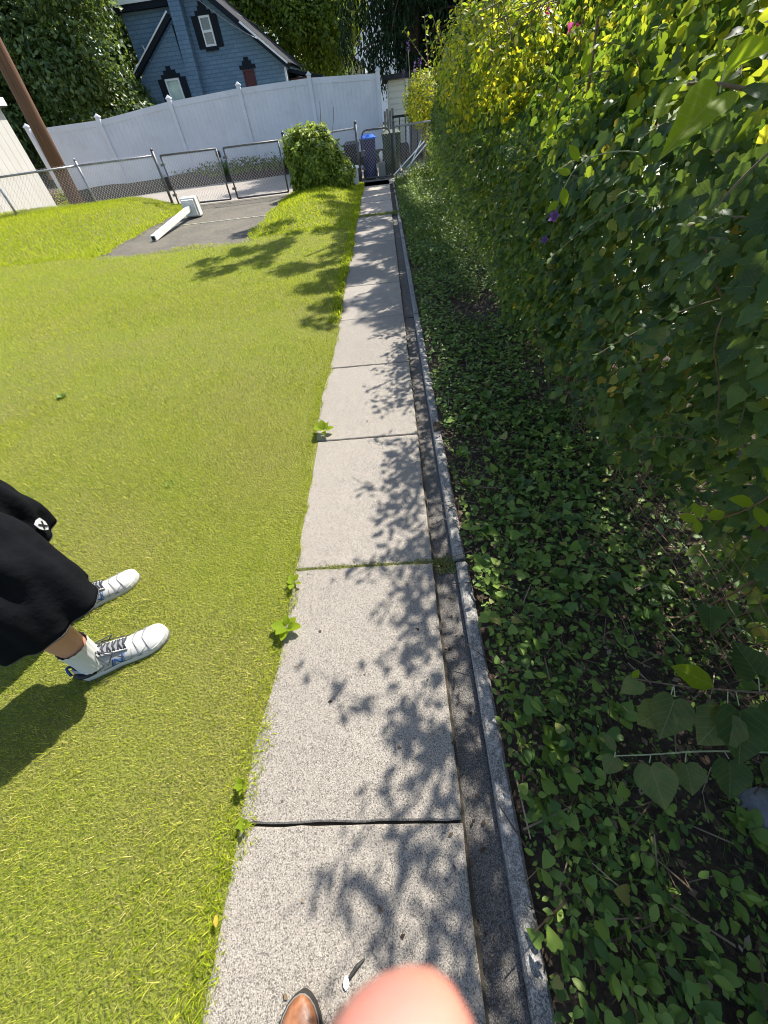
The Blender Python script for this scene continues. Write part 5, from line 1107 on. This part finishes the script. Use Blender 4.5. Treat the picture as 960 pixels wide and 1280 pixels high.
# shield patch with a dark letter-like mark on the left leg hem
ri = rl_[-5]; cidx = min(range(len(ri)), key=lambda k: (Vector(ri[k]) - Vector((-1.44, .93, .50))).length)
sh_c = Vector(ri[cidx]); ctr = sum((Vector(p) for p in ri), Vector()) / len(ri); outv = (sh_c - ctr); outv.z = 0; outv.normalize(); tg = Vector((-outv.y, outv.x, 0)); upv = Vector((outv.x * -.1, outv.y * -.1, 1)).normalized()
def patch_(poly, d, nm, mt_, par): 
    V = [sh_c + outv * d + tg * a * .8 + upv * b_ * .8 for a, b_ in poly]; V2 = [v - outv * .002 for v in V]; n_ = len(V); o = MB().add(V + V2, [list(range(n_)), list(range(n_, 2 * n_))[::-1]] + [[i, (i + 1) % n_, n_ + (i + 1) % n_, n_ + i] for i in range(n_)]).obj(nm, mt_, par); return o
pt_ = patch_([(-.022, .03), (0, .036), (.022, .03), (.024, 0), (.014, -.022), (0, -.034), (-.014, -.022), (-.024, 0)], .020, 'hem_patch', M_wht, sho)
patch_([(-.014, .016), (-.007, .018), (.001, .003), (.010, .018), (.015, .015), (.005, -.002), (.014, -.018), (.007, -.02), (-.001, -.008), (-.009, -.02), (-.014, -.016), (-.005, -.001)], .0225, 'patch_mark', M_black, sho)
# shirt and hair (outside the frame)
rings = [ringpts((pel.x, pel.y, z), rx, ry, .62 + math.pi / 2, 32, lambda a: .015 * math.sin(8 * a)) for z, rx, ry in ((.98, .20, .155), (1.1, .19, .145), (1.25, .20, .15), (1.4, .21, .14), (1.48, .17, .11), (1.53, .08, .075))]
MB().loft(rings, caps=False).obj('shirt', M_shirt, person, smooth=True)
bm = bmesh.new(); bmesh.ops.create_uvsphere(bm, u_segments=20, v_segments=12, radius=.1); me = bpy.data.meshes.new('hair')
for v in bm.verts: v.co = Vector((v.co.x * 1.0, v.co.y * 1.0, v.co.z * .95 + (0 if v.co.z > -.02 else -v.co.z * .6)))
bm.to_mesh(me); bm.free(); me.materials.append(M_rim); link('hair', me, person, tuple(pel + Vector((0, 0, .80)) - hd * .012))

# --- photographer: fingertip over the lens edge, boot tip on the slab
ph = thing('person', 'photographer in brown boots whose blurred fingertip covers the bottom edge', 'person', (-.2, -.5, 0))
def W_(px, py, zc): v = CR @ (np.array([px - 480, py - 640, 462.]) * zc / 462); return Vector((v[0], v[1], v[2] + 1.5))
tipc = W_(473, 1211, .045); kn1 = W_(470, 1500, .046); kn2 = W_(380, 1900, .045)
N_, L_ = {}, []
pel = Vector((-.22, -.60, .97)); N_['pel'] = (tuple(pel), .14); N_['ch1'] = (tuple(pel + Vector((0, -.02, .22))), .14); N_['ch2'] = (tuple(pel + Vector((0, 0, .44))), .15); N_['nk'] = (tuple(pel + Vector((0, .03, .57))), .06); N_['hd1'] = (tuple(pel + Vector((0, .07, .69))), .085); N_['hd2'] = (tuple(pel + Vector((0, .06, .80))), .09)
L_ += [('pel', 'ch1'), ('ch1', 'ch2'), ('ch2', 'nk'), ('nk', 'hd1'), ('hd1', 'hd2')]
for pre, s in (('l', -1), ('r', 1)):
    hip = pel + Vector((s * .1, 0, -.05)); kn = Vector((-.22 + s * .115, -.50, .50)); an = Vector((-.22 + s * .12, -.56, .09))
    for nm, p, r in (('hip', hip, .1), ('kn', kn, .06), ('cf', kn.lerp(an, .4), .054), ('an', an, .038)): N_[pre + nm] = (tuple(p), r)
    L_ += [('pel', pre + 'hip'), (pre + 'hip', pre + 'kn'), (pre + 'kn', pre + 'cf'), (pre + 'cf', pre + 'an')]
    so = pel + Vector((s * .19, .02, .45)); N_[pre + 'so'] = (tuple(so), .055)
    if pre == 'r': el = Vector((.14, -.50, 1.20)); wr = Vector((.05, -.22, 1.38))
    else: el = Vector((-.42, -.45, 1.20)); wr = Vector((-.16, -.22, 1.42))
    N_[pre + 'el'] = (tuple(el), .042); N_[pre + 'w'] = (tuple(wr), .026); L_ += [('ch2', pre + 'so'), (pre + 'so', pre + 'el'), (pre + 'el', pre + 'w')]
hand(N_, L_, (-.16, -.22, 1.42), (.25, .7, .5), (.3, .2, .9), 'l', curl=(.3, 0, .1))
# right hand: index fingertip reaches the lens edge
w0 = Vector((.05, -.22, 1.38)); palm = Vector((.035, -.155, 1.415)); N_['rpalm'] = (tuple(palm), .022); L_.append(('rw', 'rpalm'))
chain_ = [Vector((.028, -.115, 1.432)), kn2 if False else Vector((.018, -.075, 1.436)), ]
base = Vector((.022, -.105, 1.430)); mid = tipc + (base - tipc) * .5 + Vector((0, 0, -.006))
q1 = tipc + (mid - tipc).normalized() * .012
for nm, p, r in (('i0', base, .0100), ('i1', mid, .0095), ('i2', q1, .0100), ('i3', tipc, .0105)): N_['r' + nm] = (tuple(p), r)
L_ += [('rpalm', 'ri0'), ('ri0', 'ri1'), ('ri1', 'ri2'), ('ri2', 'ri3')]
for i, (dx, dz) in enumerate(((.012, -.020), (.018, -.040), (.022, -.058))):
    b0 = palm + Vector((dx, .04, dz + .012)); p1 = b0 + Vector((-.008, .030, -.004)); p2 = p1 + Vector((-.022, .008, -.002)); p3 = p2 + Vector((-.014, -.012, 0))
    for k, p in enumerate((b0, p1, p2, p3)): N_[f'rg{i}{k}'] = (tuple(p), (.0095, .0088, .008, .0068)[k])
    L_ += [('rpalm', f'rg{i}0')] + [(f'rg{i}{k}', f'rg{i}{k + 1}') for k in range(3)]
for k, p in enumerate((palm + Vector((-.02, .01, .0)), palm + Vector((-.042, .03, .004)), palm + Vector((-.055, .055, .008)))): N_[f'rt{k}'] = (tuple(p), (.012, .0105, .008)[k])
L_ += [('rpalm', 'rt0'), ('rt0', 'rt1'), ('rt1', 'rt2')]
skin_body('body', N_, L_, 'pel', M_skinF, ph)
for s in (-1, 1):
    cx = -.22 + s * .125
    rings = []
    for k in range(10):
        u = k / 9; z = .10 + u * .9; c0 = Vector((cx, -.55, .1)).lerp(Vector((-.22 + s * .1, -.60, .98)), u); rings.append(ringpts((c0.x, c0.y + .05 * math.sin(u * 3.1), z), .085 + .045 * u, .09 + .05 * u, 0, 20, lambda a, u=u: .02 * math.sin(5 * a + u * 8)))
    MB().loft(rings, caps=False).obj('trouser_leg', M_jean, ph, smooth=True)
rings = [ringpts((-.22, -.60, z), rx, ry, 0, 28) for z, rx, ry in ((.92, .20, .15), (1.1, .19, .145), (1.3, .20, .15), (1.43, .20, .13), (1.50, .10, .09))]
MB().loft(rings, caps=False).obj('shirt', M_shirt, ph, smooth=True)
def boot(xc, ytip, ang=0):
    us = [0, .02, .06, .13, .25, .4, .55, .7, .8, .88, .94, .98, 1.0]; L = .30
    hw = lambda u: max(.006, .052 * (.80 + .2 * math.sin(max(0, u - .3) * 3.0)) * (math.sqrt(max(0, 1 - ((u - .72) / .28) ** 2)) if u > .72 else math.sqrt(max(.02, 1 - ((.1 - u) / .1) ** 2)) if u < .1 else 1))
    T = lambda u, y, z: (xc + y * math.cos(ang) + (u - 1) * L * math.sin(ang), ytip + (u - 1) * L * math.cos(ang) - y * math.sin(ang), z)
    so = MB().loft([[T(u, s * hw(u) * f, z) for s, f, z in ((-1, 1.0, .002), (-1, 1.12, .010), (-1, 1.10, .026), (1, 1.10, .026), (1, 1.12, .010), (1, 1.0, .002))] for u in us]).obj('boot', M_rim, ph)
    tz = lambda u: .16 if u < .35 else max(.05, .16 - (u - .35) * .42) if u < .62 else max(.034, .058 - (u - .62) * .02 - max(0, u - .88) * .14)
    rings = []
    for u in us:
        rings.append([T(.015 + u * .97, hw(u) * .97 * math.cos(a) * (1 - .25 * max(0, math.sin(a) - .4)), .024 + (tz(u) - .024) * math.sin(a) ** .7) for a in [math.pi * k / 14 for k in range(15)]])
    MB().loft(rings, True, False).obj('upper', M_brown, so, smooth=True)
    MB().tube([T(.02 + .965 * u, s * hw(u) * 1.02, .030) for s, uu in ((1, us[3:]), (-1, us[3:][::-1])) for u in uu], .0016, 5).obj('welt_stitch', M_greyw, so)
boot(-.338, -.272, 0); boot(-.095, -.335, .05)
